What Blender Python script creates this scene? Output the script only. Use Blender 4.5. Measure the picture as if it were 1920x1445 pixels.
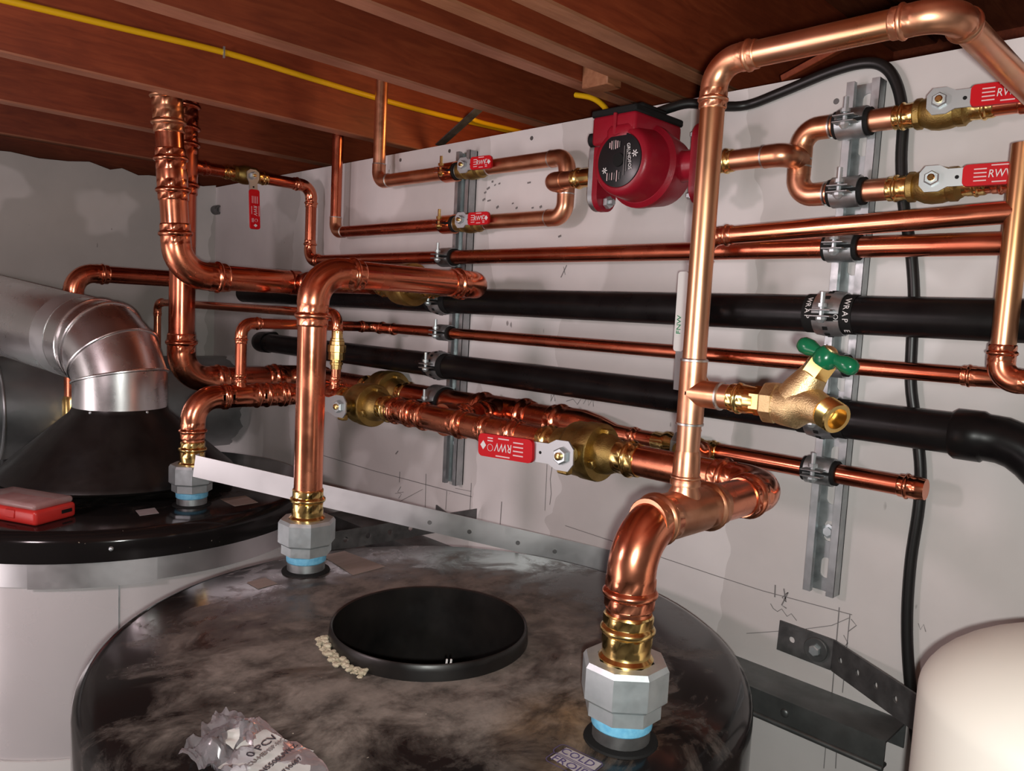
import bpy, bmesh, math, random
from mathutils import Vector, Matrix, noise
from math import pi, sin, cos, sqrt, radians

for o in list(bpy.data.objects): bpy.data.objects.remove(o, do_unlink=True)
SC = bpy.context.scene
COL = SC.collection
random.seed(7)

# ------------------------------------------------------------------ camera
Z0 = 2.05                      # eye height above the floor
F, CX, CY = 1444.0, 960.0, 722.5
_mx = Vector((-1438, -207, F)).normalized()          # world -X seen in camera axes (right, down, forward)
_dn = Vector((-.051, 1, .093)); _dn = (_dn - _mx * _dn.dot(_mx)).normalized()
_X, _Z = -_mx, -_dn
_Y = _Z.cross(_X)
RM = Matrix((_X, _Y, _Z))                            # world = RM @ cam
right, down, fwd = RM.col[0], RM.col[1], RM.col[2]
cd = bpy.data.cameras.new('camera'); cam = bpy.data.objects.new('camera', cd); COL.objects.link(cam)
m = Matrix((right, -down, -fwd)).transposed().to_4x4(); m.translation = Vector((0, 0, Z0))
cam.matrix_world = m
cd.sensor_fit = 'HORIZONTAL'; cd.sensor_width = 36; cd.lens = F / 1920 * 36
cd.clip_start = .02; cd.clip_end = 50
SC.camera = cam

# ------------------------------------------------------------------ world, lights, exposure
w = bpy.data.worlds.new('world'); SC.world = w; w.use_nodes = True
w.node_tree.nodes['Background'].inputs[0].default_value = (.5, .48, .5, 1)
w.node_tree.nodes['Background'].inputs[1].default_value = .02
vs = SC.view_settings
vs.view_transform = 'Standard'; vs.look = 'None'; vs.gamma = 1; vs.use_curve_mapping = False; vs.exposure = -0.1

def lamp(name, kind, loc, energy, color, size=.1, target=None, shape='DISK', size_y=None):
    l = bpy.data.lights.new(name, kind); l.energy = energy; l.color = color
    if kind == 'AREA':
        l.shape = shape; l.size = size
        if size_y: l.size_y = size_y
    else: l.shadow_soft_size = size
    o = bpy.data.objects.new(name, l); COL.objects.link(o); o.location = (loc[0], loc[1], loc[2] + Z0)
    if target:
        d = Vector((target[0], target[1], target[2] + Z0)) - o.location
        o.rotation_euler = d.to_track_quat('-Z', 'Y').to_euler()
    return o
# the phone's flash beside its lens, a work light on the left of the aisle, a strip light behind, daylight through the open door behind, a bulb beyond the wall
lamp('phone_flash', 'POINT', (.022, -.012, -.012), 27, (.98, 1, .95), .008)
lamp('work_light', 'AREA', (-1.0, -.45, .10), 5, (1, .80, .83), .15, (-1.3, .9, -.05))
lamp('doorway_daylight', 'AREA', (-1.75, -2.17, -.75), 36, (1, .87, .88), 1.0, (-1.55, .6, -.55), 'RECTANGLE', 2.0)
lamp('crawl_space_bulb', 'POINT', (-1.22, 1.25, .44), 1.5, (1, .55, .22), .04)

# ------------------------------------------------------------------ pixel helpers (camera-relative coordinates, z measured from eye height)
def ray(px, py): return RM @ Vector(((px - CX) / F, (py - CY) / F, 1))
def atx(px, py, x): r = ray(px, py); return r * (x / r.x)
def aty(px, py, y): r = ray(px, py); return r * (y / r.y)
def atz(px, py, z): r = ray(px, py); return r * (z / r.z)

# ------------------------------------------------------------------ materials
def new_mat(name):
    m = bpy.data.materials.new(name); m.use_nodes = True
    nt = m.node_tree; b = nt.nodes['Principled BSDF']
    return m, nt, b
def node(nt, t, **kw):
    n = nt.nodes.new(t)
    for k, v in kw.items(): setattr(n, k, v)
    return n
def ramp(nt, stops):
    r = node(nt, 'ShaderNodeValToRGB'); e = r.color_ramp.elements
    while len(e) > 1: e.remove(e[-1])
    e[0].position, e[0].color = stops[0][0], (*stops[0][1], 1)
    for p, c in stops[1:]:
        x = e.new(p); x.color = (*c, 1)
    return r
def tex(nt, scale, detail=3, sc=(1, 1, 1), rough=.55, dist=0):
    tc = node(nt, 'ShaderNodeNewGeometry'); mp = node(nt, 'ShaderNodeMapping'); mp.inputs['Scale'].default_value = sc
    n = node(nt, 'ShaderNodeTexNoise'); n.inputs['Scale'].default_value = scale; n.inputs['Detail'].default_value = detail
    n.inputs['Roughness'].default_value = rough; n.inputs['Distortion'].default_value = dist
    nt.links.new(tc.outputs['Position'], mp.inputs[0]); nt.links.new(mp.outputs[0], n.inputs['Vector'])
    return n
def simple(name, c, metal=0, rough=.5, c2=None, nscale=30, sc=(1, 1, 1), r2=None, bump=0, bscale=200, coat=0, trans=0, alpha=1, ior=1.45, lo=.35, hi=.65):
    m, nt, b = new_mat(name)
    b.inputs['Metallic'].default_value = metal; b.inputs['Roughness'].default_value = rough
    b.inputs['Base Color'].default_value = (*c, 1)
    b.inputs['Coat Weight'].default_value = coat; b.inputs['Transmission Weight'].default_value = trans
    b.inputs['IOR'].default_value = ior; b.inputs['Alpha'].default_value = alpha
    if c2:
        n = tex(nt, nscale, 4, sc); r = ramp(nt, [(lo, c), (hi, c2)])
        nt.links.new(n.outputs['Fac'], r.inputs[0]); nt.links.new(r.outputs[0], b.inputs['Base Color'])
    if r2 is not None:
        n = tex(nt, nscale * 1.7, 4, sc); mr = node(nt, 'ShaderNodeMapRange')
        mr.inputs[1].default_value = .35; mr.inputs[2].default_value = .65; mr.inputs[3].default_value = rough; mr.inputs[4].default_value = r2
        nt.links.new(n.outputs['Fac'], mr.inputs[0]); nt.links.new(mr.outputs[0], b.inputs['Roughness'])
    if bump:
        n = tex(nt, bscale, 3); bp = node(nt, 'ShaderNodeBump'); bp.inputs['Strength'].default_value = bump; bp.inputs['Distance'].default_value = .002
        nt.links.new(n.outputs['Fac'], bp.inputs['Height']); nt.links.new(bp.outputs[0], b.inputs['Normal'])
    return m

COPPER = simple('copper', (.87, .325, .19), 1, .17, (.79, .265, .145), 14, r2=.30)
COPPER_DULL = simple('copper_dull', (.80, .40, .25), 1, .30, (.62, .28, .15), 22, r2=.42)
COPPER_AGED = simple('copper_aged', (.66, .36, .17), 1, .26, (.74, .38, .24), 9, sc=(1, 1, .35), r2=.40)
COPPER_SHADED = simple('copper_shaded', (.68, .205, .115), 1, .2, (.58, .16, .088), 10, r2=.33)  # darker copy of the copper; dim reflections are put into its base colour
BRASS = simple('brass', (.86, .62, .24), 1, .17, (.80, .54, .20), 25, r2=.28)
BRASS_CAST = simple('cast_brass', (.42, .29, .10), 1, .40, (.33, .22, .07), 40, r2=.55, bump=.25, bscale=500)
BRONZE = simple('cast_bronze', (.74, .55, .30), 1, .40, (.66, .47, .24), 60, r2=.5, bump=.3, bscale=700)
SOLDER = simple('solder', (.72, .70, .68), 1, .28, (.6, .58, .55), 60, r2=.45)
GALV = simple('galvanised_steel', (.52, .55, .56), 1, .42, (.42, .45, .46), 45, r2=.55)
ZINC = simple('zinc_plate', (.62, .68, .70), .75, .34, (.52, .58, .60), 40, r2=.45)
FLUE = simple('flue_metal', (.86, .85, .85), 1, .24, (.80, .79, .79), 8, r2=.32, bump=.03, bscale=60)
STRAPM = simple('strap_metal', (.86, .87, .88), 1, .36, (.80, .81, .82), 10, r2=.44)
STRAPD = simple('dark_strap_metal', (.20, .20, .20), .8, .45, (.13, .13, .13), 40, r2=.6)
CHAN = simple('mill_steel', (.22, .23, .23), .85, .5, (.14, .15, .15), 18, r2=.38)
LEVER = simple('lever_plate', (.44, .46, .47), .85, .45)
ABS = simple('black_abs', (.006, .005, .0055), 0, .27, (.010, .009, .009), 20, r2=.36)
RUBBER = simple('black_rubber', (.012, .012, .012), 0, .7)
for _m in (ABS, RUBBER): _m.node_tree.nodes['Principled BSDF'].inputs['Specular IOR Level'].default_value = .18
CORD = simple('cord_rubber', (.010, .010, .010), 0, .38)
BLACKP = simple('black_paint', (.006, .0055, .0055), 0, .28, (.014, .012, .011), 12, r2=.42)
REDCAST = simple('red_cast_paint', (.30, .008, .022), 0, .30, (.26, .007, .018), 20, r2=.40, bump=.1, bscale=250)
REDGRIP = simple('red_vinyl', (.56, .006, .012), 0, .45)
REDGRIP.node_tree.nodes['Principled BSDF'].inputs['Specular IOR Level'].default_value = .2
REDBOX = simple('red_plastic', (.62, .035, .028), 0, .35, (.54, .03, .025), 30)
GREEN = simple('green_enamel', (.004, .10, .042), 0, .22)
WHITEP = simple('white_vinyl', (.74, .74, .72), 0, .35)
WHITETANK = simple('white_enamel', (.80, .77, .70), 0, .38, (.76, .72, .65), 6)
TAPE = simple('blue_tape', (.12, .40, .62), 0, .5, (.20, .52, .72), 200)
YELLOW = simple('yellow_jacket', (.85, .50, .01), 0, .4)
PRINT_W = simple('white_print', (.75, .72, .72), 0, .6)
PRINT_G = simple('green_print', (.02, .25, .10), 0, .6)
PRINT_K = simple('dark_print', (.04, .04, .05), 0, .6)
PRINT_V = simple('violet_print', (.08, .06, .14), 0, .6)
PAPER = simple('paper_label', (.62, .61, .60), 0, .6, (.55, .54, .53), 30)
STICKER = simple('faded_sticker', (.30, .24, .21), 0, .55, (.24, .19, .165), 60, sc=(1, .2, 1))
PALESTICK = simple('pale_sticker', (.40, .36, .37), 0, .5, (.33, .30, .30), 60)
LABELBLK = simple('name_plate', (.014, .014, .016), 0, .3)
PENCIL = simple('pencil', (.20, .185, .185), 0, .7)
FLUFF = simple('fluff', (.55, .48, .36), 0, .95, (.42, .36, .26), 120)
CLEARLID = simple('clear_plastic_lid', (.55, .42, .40), 0, .22, (.45, .30, .29), 25, alpha=.55)
JACKET = simple('jacket_enamel', (.72, .70, .70), .25, .22, (.68, .66, .665), 4, r2=.30)
JACKETG = simple('jacket_grey', (.34, .35, .34), .3, .35)
DUCTM = simple('dull_duct', (.36, .385, .385), .75, .36, (.20, .215, .22), 5, r2=.5)
CONC = simple('concrete', (.17, .165, .16), 0, .85, (.13, .125, .12), 8, bump=.3, bscale=60)
PLAINWALL = simple('bare_block_wall', (.20, .19, .185), 0, .85, (.15, .145, .14), 2)
FRONTWALL = simple('unpainted_board', (.46, .43, .42), 0, .85, (.40, .375, .365), 2)
COLLARM = simple('dusty_collar', (.016, .015, .014), 0, .5, (.05, .044, .038), 35, r2=.7)
PRINTBAR = simple('fine_print', (.78, .55, .56), 0, .6)

def bag_mat():
    m, nt, b = new_mat('clear_film')
    for n in list(nt.nodes):
        if n.type != 'OUTPUT_MATERIAL': nt.nodes.remove(n)
    out = [n for n in nt.nodes if n.type == 'OUTPUT_MATERIAL'][0]
    t = node(nt, 'ShaderNodeBsdfTransparent'); t.inputs[0].default_value = (.86, .84, .86, 1)
    g = node(nt, 'ShaderNodeBsdfGlossy'); g.inputs['Roughness'].default_value = .2; g.inputs[0].default_value = (.95, .93, .95, 1)
    mx = node(nt, 'ShaderNodeMixShader'); fr = node(nt, 'ShaderNodeFresnel'); fr.inputs[0].default_value = 1.5
    nt.links.new(fr.outputs[0], mx.inputs[0]); nt.links.new(t.outputs[0], mx.inputs[1]); nt.links.new(g.outputs[0], mx.inputs[2])
    df = node(nt, 'ShaderNodeBsdfDiffuse'); df.inputs[0].default_value = (.62, .58, .62, 1); m2 = node(nt, 'ShaderNodeMixShader'); m2.inputs[0].default_value = .22
    nt.links.new(mx.outputs[0], m2.inputs[1]); nt.links.new(df.outputs[0], m2.inputs[2])
    nt.links.new(m2.outputs[0], out.inputs[0]); return m
FILM = bag_mat()

def wood_mat(name, a, b_, c):
    m, nt, b = new_mat(name)
    n = tex(nt, 14, 6, (5, .6, 5), .6, 1.2); r = ramp(nt, [(.30, a), (.52, b_), (.72, c)])
    nt.links.new(n.outputs['Fac'], r.inputs[0])
    n2 = tex(nt, 5, 4, (1, 1, 1)); r2 = ramp(nt, [(.35, (.62, .58, .55)), (.6, (1, 1, 1))]); mix = node(nt, 'ShaderNodeMix', data_type='RGBA', blend_type='MULTIPLY')
    mix.inputs[0].default_value = .7
    nt.links.new(n2.outputs['Fac'], r2.inputs[0]); nt.links.new(r.outputs[0], mix.inputs[6]); nt.links.new(r2.outputs[0], mix.inputs[7])
    nt.links.new(mix.outputs[2], b.inputs['Base Color']); b.inputs['Roughness'].default_value = .55
    bp = node(nt, 'ShaderNodeBump'); bp.inputs['Strength'].default_value = .12; bp.inputs['Distance'].default_value = .001
    nt.links.new(n.outputs['Fac'], bp.inputs['Height']); nt.links.new(bp.outputs[0], b.inputs['Normal'])
    return m
FIR = wood_mat('fir_joist', (.20, .034, .011), (.27, .050, .016), (.33, .070, .023))
FIR2 = wood_mat('fir_pale', (.34, .135, .062), (.42, .175, .085), (.50, .23, .115))
FIR_EDGE = wood_mat('fir_pale_edge', (.40, .155, .085), (.47, .19, .11), (.54, .235, .14))
PLY = wood_mat('subfloor', (.15, .035, .015), (.22, .055, .022), (.29, .085, .035))

def drywall(name, base, mud, bands):
    """unpainted board with lighter trowelled joint compound along taped joints and in patches"""
    m, nt, b = new_mat(name); L = nt.links
    n = tex(nt, 2.1, 3, (1, 1, 1), .5, .3); r = ramp(nt, [(.53, (0, 0, 0)), (.545, (1, 1, 1))]); L.new(n.outputs['Fac'], r.inputs[0])
    acc = r.outputs[0]
    geo = node(nt, 'ShaderNodeNewGeometry'); sp = node(nt, 'ShaderNodeSeparateXYZ'); L.new(geo.outputs['Position'], sp.inputs[0])
    wob = tex(nt, 3.2, 4)
    for ax, c, hw in bands:
        ad = node(nt, 'ShaderNodeMath', operation='ADD'); ad.inputs[1].default_value = -c; L.new(sp.outputs[ax], ad.inputs[0])
        w2 = node(nt, 'ShaderNodeMath', operation='MULTIPLY_ADD'); w2.inputs[1].default_value = .22; L.new(wob.outputs['Fac'], w2.inputs[0]); L.new(ad.outputs[0], w2.inputs[2])
        ab = node(nt, 'ShaderNodeMath', operation='SUBTRACT'); L.new(w2.outputs[0], ab.inputs[0]); ab.inputs[1].default_value = .11
        ab2 = node(nt, 'ShaderNodeMath', operation='ABSOLUTE'); L.new(ab.outputs[0], ab2.inputs[0])
        lt = node(nt, 'ShaderNodeMath', operation='LESS_THAN'); lt.inputs[1].default_value = hw; L.new(ab2.outputs[0], lt.inputs[0])
        mxx = node(nt, 'ShaderNodeMath', operation='MAXIMUM'); L.new(acc, mxx.inputs[0]); L.new(lt.outputs[0], mxx.inputs[1]); acc = mxx.outputs[0]
    f = tex(nt, 9, 5); fr = ramp(nt, [(.3, (.93, .93, .93)), (.7, (1.03, 1.03, 1.03))]); L.new(f.outputs['Fac'], fr.inputs[0])
    mix = node(nt, 'ShaderNodeMix', data_type='RGBA'); mix.inputs[6].default_value = (*base, 1); mix.inputs[7].default_value = (*mud, 1); L.new(acc, mix.inputs[0])
    mul = node(nt, 'ShaderNodeMix', data_type='RGBA', blend_type='MULTIPLY'); mul.inputs[0].default_value = 1; L.new(mix.outputs[2], mul.inputs[6]); L.new(fr.outputs[0], mul.inputs[7])
    sk = tex(nt, 55, 2, (1, 1, .45)); skr = ramp(nt, [(.76, (1, 1, 1)), (.80, (.42, .40, .40))]); L.new(sk.outputs['Fac'], skr.inputs[0])
    mu2 = node(nt, 'ShaderNodeMix', data_type='RGBA', blend_type='MULTIPLY'); mu2.inputs[0].default_value = 1; L.new(mul.outputs[2], mu2.inputs[6]); L.new(skr.outputs[0], mu2.inputs[7])
    L.new(mu2.outputs[2], b.inputs['Base Color']); b.inputs['Roughness'].default_value = .85
    return m
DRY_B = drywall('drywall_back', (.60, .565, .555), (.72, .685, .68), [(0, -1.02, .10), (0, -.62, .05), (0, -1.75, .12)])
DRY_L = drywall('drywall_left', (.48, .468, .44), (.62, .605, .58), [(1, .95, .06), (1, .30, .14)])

def lid_mat(name, dust, thresh, cx, cy, rad):
    """glossy black enamel under smeared dust, thicker in the middle; rust ring by the cold inlet"""
    m, nt, b = new_mat(name); L = nt.links
    n = tex(nt, 13, 8, (1.15, .85, 1), .66, .5); n.inputs['Lacunarity'].default_value = 2.2
    geo = node(nt, 'ShaderNodeNewGeometry')
    dd = node(nt, 'ShaderNodeVectorMath', operation='DISTANCE'); dd.inputs[1].default_value = (cx, cy, Z0 - .39); L.new(geo.outputs['Position'], dd.inputs[0])
    mr = node(nt, 'ShaderNodeMapRange'); mr.inputs[1].default_value = rad * .45; mr.inputs[2].default_value = rad; mr.inputs[3].default_value = .16; mr.inputs[4].default_value = -.16; L.new(dd.outputs['Value'], mr.inputs[0])
    ad = node(nt, 'ShaderNodeMath', operation='ADD'); L.new(n.outputs['Fac'], ad.inputs[0]); L.new(mr.outputs[0], ad.inputs[1])
    r = ramp(nt, [(thresh - .12, (0, 0, 0)), (thresh, (.35, .35, .35)), (thresh + .15, (1, 1, 1))]); L.new(ad.outputs[0], r.inputs[0])
    c = tex(nt, 21, 8, (1, .8, 1), .68); cr = ramp(nt, [(.36, tuple(x * .42 for x in dust)), (.5, dust), (.64, tuple(min(1, x * 1.38) for x in dust))]); L.new(c.outputs['Fac'], cr.inputs[0])
    # rust by the inlet
    d2 = node(nt, 'ShaderNodeVectorMath', operation='DISTANCE'); d2.inputs[1].default_value = (-.425, .55, Z0 - .39); L.new(geo.outputs['Position'], d2.inputs[0])
    m2 = node(nt, 'ShaderNodeMapRange'); m2.inputs[1].default_value = .05; m2.inputs[2].default_value = .10; m2.inputs[3].default_value = .8; m2.inputs[4].default_value = 0; L.new(d2.outputs['Value'], m2.inputs[0])
    rn = tex(nt, 24, 4); m3 = node(nt, 'ShaderNodeMath', operation='MULTIPLY'); L.new(m2.outputs[0], m3.inputs[0]); L.new(rn.outputs['Fac'], m3.inputs[1])
    rm = node(nt, 'ShaderNodeMix', data_type='RGBA'); rm.inputs[7].default_value = (.30, .16, .05, 1); L.new(m3.outputs[0], rm.inputs[0]); L.new(cr.outputs[0], rm.inputs[6])
    mix = node(nt, 'ShaderNodeMix', data_type='RGBA'); mix.inputs[6].default_value = (.010, .009, .009, 1); L.new(r.outputs[0], mix.inputs[0]); L.new(rm.outputs[2], mix.inputs[7])
    sk = tex(nt, 130, 2); skr = ramp(nt, [(.76, (0, 0, 0)), (.79, (1, 1, 1))]); L.new(sk.outputs['Fac'], skr.inputs[0])
    sm = node(nt, 'ShaderNodeMix', data_type='RGBA'); sm.inputs[7].default_value = (.42, .37, .30, 1); L.new(skr.outputs[0], sm.inputs[0]); L.new(mix.outputs[2], sm.inputs[6])
    L.new(sm.outputs[2], b.inputs['Base Color']); b.inputs['Specular IOR Level'].default_value = .32
    rr = node(nt, 'ShaderNodeMapRange'); rr.inputs[3].default_value = .14; rr.inputs[4].default_value = .72; L.new(r.outputs[0], rr.inputs[0]); L.new(rr.outputs[0], b.inputs['Roughness'])
    return m
LID1 = lid_mat('dusty_black_lid', (.175, .150, .132), .52, -.695, .574, .376)
LID2 = lid_mat('clean_black_lid', (.05, .042, .038), .70, -1.70, .55, .39)

# ------------------------------------------------------------------ mesh helpers
WL = {}
def V(*a): return Vector(a[0]) if len(a) == 1 else Vector(a)
def obj(name, vf, mat, parent=None, loc=None, sharp=38, smooth=True):
    """link one mesh object; verts are camera-relative, its origin goes to its parent's base (or to loc)"""
    v, f = vf
    base = WL[parent] if parent else Vector(loc if loc is not None else (0, 0, -Z0))
    me = bpy.data.meshes.new(name); me.from_pydata([tuple(Vector(p) - base) for p in v], [], f)
    me.materials.append(mat); me.update()
    bm = bmesh.new(); bm.from_mesh(me); bmesh.ops.recalc_face_normals(bm, faces=bm.faces); bm.to_mesh(me); bm.free()
    if smooth:
        me.polygons.foreach_set('use_smooth', [True] * len(me.polygons)); me.set_sharp_from_angle(angle=radians(sharp))
    o = bpy.data.objects.new(name, me); COL.objects.link(o)
    if parent: o.parent = parent
    else: o.location = base + Vector((0, 0, Z0))
    WL[o] = base
    return o
def thing(name, label, cat, loc, group=None):
    o = bpy.data.objects.new(name, None); COL.objects.link(o); o.empty_display_size = .03
    WL[o] = Vector(loc); o.location = Vector(loc) + Vector((0, 0, Z0))
    return tag(o, label, cat, group)
def tag(o, label=None, cat=None, group=None, kind=None):
    if label: o['label'] = label
    if cat: o['category'] = cat
    if group: o['group'] = group
    if kind: o['kind'] = kind
    return o
def join(*vfs):
    v, f = [], []
    for a, b in vfs:
        n = len(v); v += list(a); f += [tuple(i + n for i in q) for q in b]
    return v, f
def perp(d):
    d = d.normalized(); a = Vector((0, 0, 1)) if abs(d.z) < .9 else Vector((0, 1, 0))
    u = d.cross(a).normalized(); return u, d.cross(u).normalized()
def hexr(th):
    a = (th + pi / 6) % (pi / 3) - pi / 6
    return min(1.06, .985 / cos(a))
def sweep(path, radii, seg=24, hexes=None, caps=True):
    path = [Vector(p) for p in path]; n = len(path); v, f = [], []
    tn = []
    for i in range(n):
        a = path[max(0, i - 1)]; b = path[min(n - 1, i + 1)]; t = (b - a)
        tn.append(t.normalized() if t.length > 1e-9 else tn[-1])
    u, _ = perp(tn[0])
    for i in range(n):
        if i:
            q = tn[i - 1].rotation_difference(tn[i]); u = q @ u
        u = (u - tn[i] * u.dot(tn[i])).normalized(); ww = tn[i].cross(u)
        for k in range(seg):
            th = 2 * pi * k / seg; r = radii[i] if not isinstance(radii, (int, float)) else radii
            if hexes and hexes[i]: r *= hexr(th)
            v.append(path[i] + u * (r * cos(th)) + ww * (r * sin(th)))
    for i in range(n - 1):
        for k in range(seg):
            k2 = (k + 1) % seg
            f.append((i * seg + k, i * seg + k2, (i + 1) * seg + k2, (i + 1) * seg + k))
    if caps: f.append(tuple(range(seg))[::-1]); f.append(tuple((n - 1) * seg + k for k in range(seg)))
    return v, f
def lathe(o, d, prof, seg=28, caps=True):
    d = Vector(d).normalized(); o = Vector(o); u, ww = perp(d); v, f = [], []
    for t, r in prof:
        for k in range(seg):
            th = 2 * pi * (k + .5) / seg; v.append(o + d * t + u * (r * cos(th)) + ww * (r * sin(th)))
    n = len(prof)
    for i in range(n - 1):
        for k in range(seg):
            k2 = (k + 1) % seg; f.append((i * seg + k, i * seg + k2, (i + 1) * seg + k2, (i + 1) * seg + k))
    if caps: f.append(tuple(range(seg))); f.append(tuple((n - 1) * seg + k for k in range(seg)))
    return v, f
def cyl(a, b, r, seg=20): a, b = Vector(a), Vector(b); return lathe(a, b - a, [(0, r), ((b - a).length, r)], seg)
def rod(a, b, r, seg=12, e=.25):
    a, b = Vector(a), Vector(b); L = (b - a).length; c = min(r * e, L * .4)
    return lathe(a, b - a, [(0, r - c), (c, r), (L - c, r), (L, r - c)], seg)
def ring(c, d, r, w_, t, seg=28):
    """a band: inner radius r, width w_ along d, thickness t"""
    d = Vector(d).normalized(); v, f = lathe(Vector(c) - d * w_ / 2, d, [(0, r), (0, r + t), (w_, r + t), (w_, r)], seg, False)
    for k in range(seg):
        k2 = (k + 1) % seg; f.append((3 * seg + k, 3 * seg + k2, k2, k))
    return v, f
def torus(c, d, R_, r, seg=28, s2=10):
    d = Vector(d).normalized(); u, ww = perp(d); v, f = [], []
    for k in range(seg):
        e = u * cos(2 * pi * k / seg) + ww * sin(2 * pi * k / seg)
        for j in range(s2):
            a = 2 * pi * j / s2; v.append(Vector(c) + e * (R_ + r * cos(a)) + d * (r * sin(a)))
    for k in range(seg):
        for j in range(s2):
            f.append((k * s2 + j, ((k + 1) % seg) * s2 + j, ((k + 1) % seg) * s2 + (j + 1) % s2, k * s2 + (j + 1) % s2))
    return v, f
def box(c, size, X=(1, 0, 0), Y=(0, 1, 0), bev=0, seg=2):
    X = Vector(X).normalized(); Y = Vector(Y); Y = (Y - X * Y.dot(X)).normalized(); Z = X.cross(Y); c = Vector(c)
    if bev:
        bm = bmesh.new(); bmesh.ops.create_cube(bm, size=1)
        for q in bm.verts: q.co = Vector((q.co.x * size[0], q.co.y * size[1], q.co.z * size[2]))
        bmesh.ops.bevel(bm, geom=list(bm.edges), offset=bev, segments=seg, profile=.5, affect='EDGES')
        bm.verts.index_update(); v = [c + X * q.co.x + Y * q.co.y + Z * q.co.z for q in bm.verts]; f = [tuple(x.index for x in q.verts) for q in bm.faces]; bm.free()
        return v, f
    v = [c + X * (sx * size[0] / 2) + Y * (sy * size[1] / 2) + Z * (sz * size[2] / 2) for sx in (-1, 1) for sy in (-1, 1) for sz in (-1, 1)]
    return v, [(0, 1, 3, 2), (4, 6, 7, 5), (0, 4, 5, 1), (2, 3, 7, 6), (0, 2, 6, 4), (1, 5, 7, 3)]
def prism(poly, o, X, Y, th):
    """polygon in the plane (X, Y) through o, thickened by th along X x Y"""
    X, Y, o = Vector(X).normalized(), Vector(Y).normalized(), Vector(o); N = X.cross(Y); n = len(poly)
    v = [o + X * a + Y * b for a, b in poly] + [o + X * a + Y * b + N * th for a, b in poly]
    return v, [tuple(range(n))[::-1], tuple(range(n, 2 * n))] + [(i, (i + 1) % n, n + (i + 1) % n, n + i) for i in range(n)]
def rrect(x0, x1, y0, y1, r, k=4):
    p = []
    for cx, cy, a0 in ((x1 - r, y1 - r, 0), (x0 + r, y1 - r, 90), (x0 + r, y0 + r, 180), (x1 - r, y0 + r, 270)):
        p += [(cx + r * cos(radians(a0 + 90 * i / k)), cy + r * sin(radians(a0 + 90 * i / k))) for i in range(k + 1)]
    return p
def holed(o, X, Y, L, W, th, holes, hr, hl=0, n=16):
    """plate of length L (along X), width W (along Y) with a row of round or slotted holes at the given x positions"""
    X, Y, o = Vector(X).normalized(), Vector(Y).normalized(), Vector(o); N = X.cross(Y)
    cuts = [0] + [(a + b) / 2 for a, b in zip(holes, holes[1:])] + [L]
    v, f = [], []
    def pt(a, b, z): v.append(o + X * a + Y * b + N * z); return len(v) - 1
    for h, c0, c1 in zip(holes, cuts, cuts[1:]):
        inn, out = [], []
        for i in range(n):
            a = 2 * pi * (i + .5) / n; dx, dy = cos(a), sin(a)
            hx = h + dx * hr + (hl if dx > 0 else -hl); hy = dy * hr
            sx = ((c1 - h) if dx > 0 else (h - c0)) / abs(dx); sy = (W / 2) / abs(dy); s = min(sx, sy)
            inn.append((hx, hy)); out.append([h + dx * s, dy * s])
        # snap the nearest outer points to the corners
        for cx, cy in ((c0, -W / 2), (c0, W / 2), (c1, -W / 2), (c1, W / 2)):
            j = min(range(n), key=lambda q: (out[q][0] - cx) ** 2 + (out[q][1] - cy) ** 2); out[j] = [cx, cy]
        ids = [[pt(*p, 0) for p in inn], [pt(*p, 0) for p in out], [pt(*p, th) for p in inn], [pt(*p, th) for p in out]]
        for i in range(n):
            j = (i + 1) % n
            f += [(ids[0][i], ids[1][i], ids[1][j], ids[0][j]), (ids[2][i], ids[2][j], ids[3][j], ids[3][i]), (ids[0][i], ids[0][j], ids[2][j], ids[2][i]), (ids[1][i], ids[3][i], ids[3][j], ids[1][j])]
    return v, f
def ribbon(pts, wd, N, off=.0006):
    """thin flat stroke on a surface with normal N"""
    N = Vector(N); v, f = [], []
    for i, p in enumerate(pts):
        a = Vector(pts[max(0, i - 1)]); b = Vector(pts[min(len(pts) - 1, i + 1)]); s = (b - a).cross(N).normalized() * wd / 2
        p = Vector(p) + N * off; v += [p + s, p - s]
        if i: f.append((2 * i - 2, 2 * i - 1, 2 * i + 1, 2 * i))
    return v, f
def text(body, size, o, X, Y, mat, parent, name='lettering', wmax=None, shear=0, align='CENTER'):
    c = bpy.data.curves.new(name, 'FONT'); c.body = body; c.size = size; c.extrude = .00015; c.align_x = align; c.align_y = 'CENTER'; c.shear = shear; c.resolution_u = 2
    t = bpy.data.objects.new('tmp', c); COL.objects.link(t)
    bpy.context.view_layer.update()
    me = bpy.data.meshes.new_from_object(t.evaluated_get(bpy.context.evaluated_depsgraph_get()))
    bpy.data.objects.remove(t, do_unlink=True)
    X, Y, o = Vector(X).normalized(), Vector(Y).normalized(), Vector(o); N = X.cross(Y)
    k = 1
    if wmax:
        ww = max(q.co.x for q in me.vertices) - min(q.co.x for q in me.vertices); k = wmax / ww
    v = [o + X * (q.co.x * k) + Y * q.co.y + N * q.co.z for q in me.vertices]; f = [tuple(p.vertices) for p in me.polygons]
    bpy.data.meshes.remove(me)
    return obj(name, (v, f), mat, parent, smooth=False)
def sphere(c, r, sc=(1, 1, 1), u=14, w_=8):
    v, f = [], []
    for i in range(w_ + 1):
        a = pi * i / w_
        for k in range(u): v.append(Vector(c) + Vector((r * sin(a) * cos(2 * pi * k / u) * sc[0], r * sin(a) * sin(2 * pi * k / u) * sc[1], r * cos(a) * sc[2])))
    for i in range(w_):
        for k in range(u): f.append((i * u + k, i * u + (k + 1) % u, (i + 1) * u + (k + 1) % u, (i + 1) * u + k))
    return v, f
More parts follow.
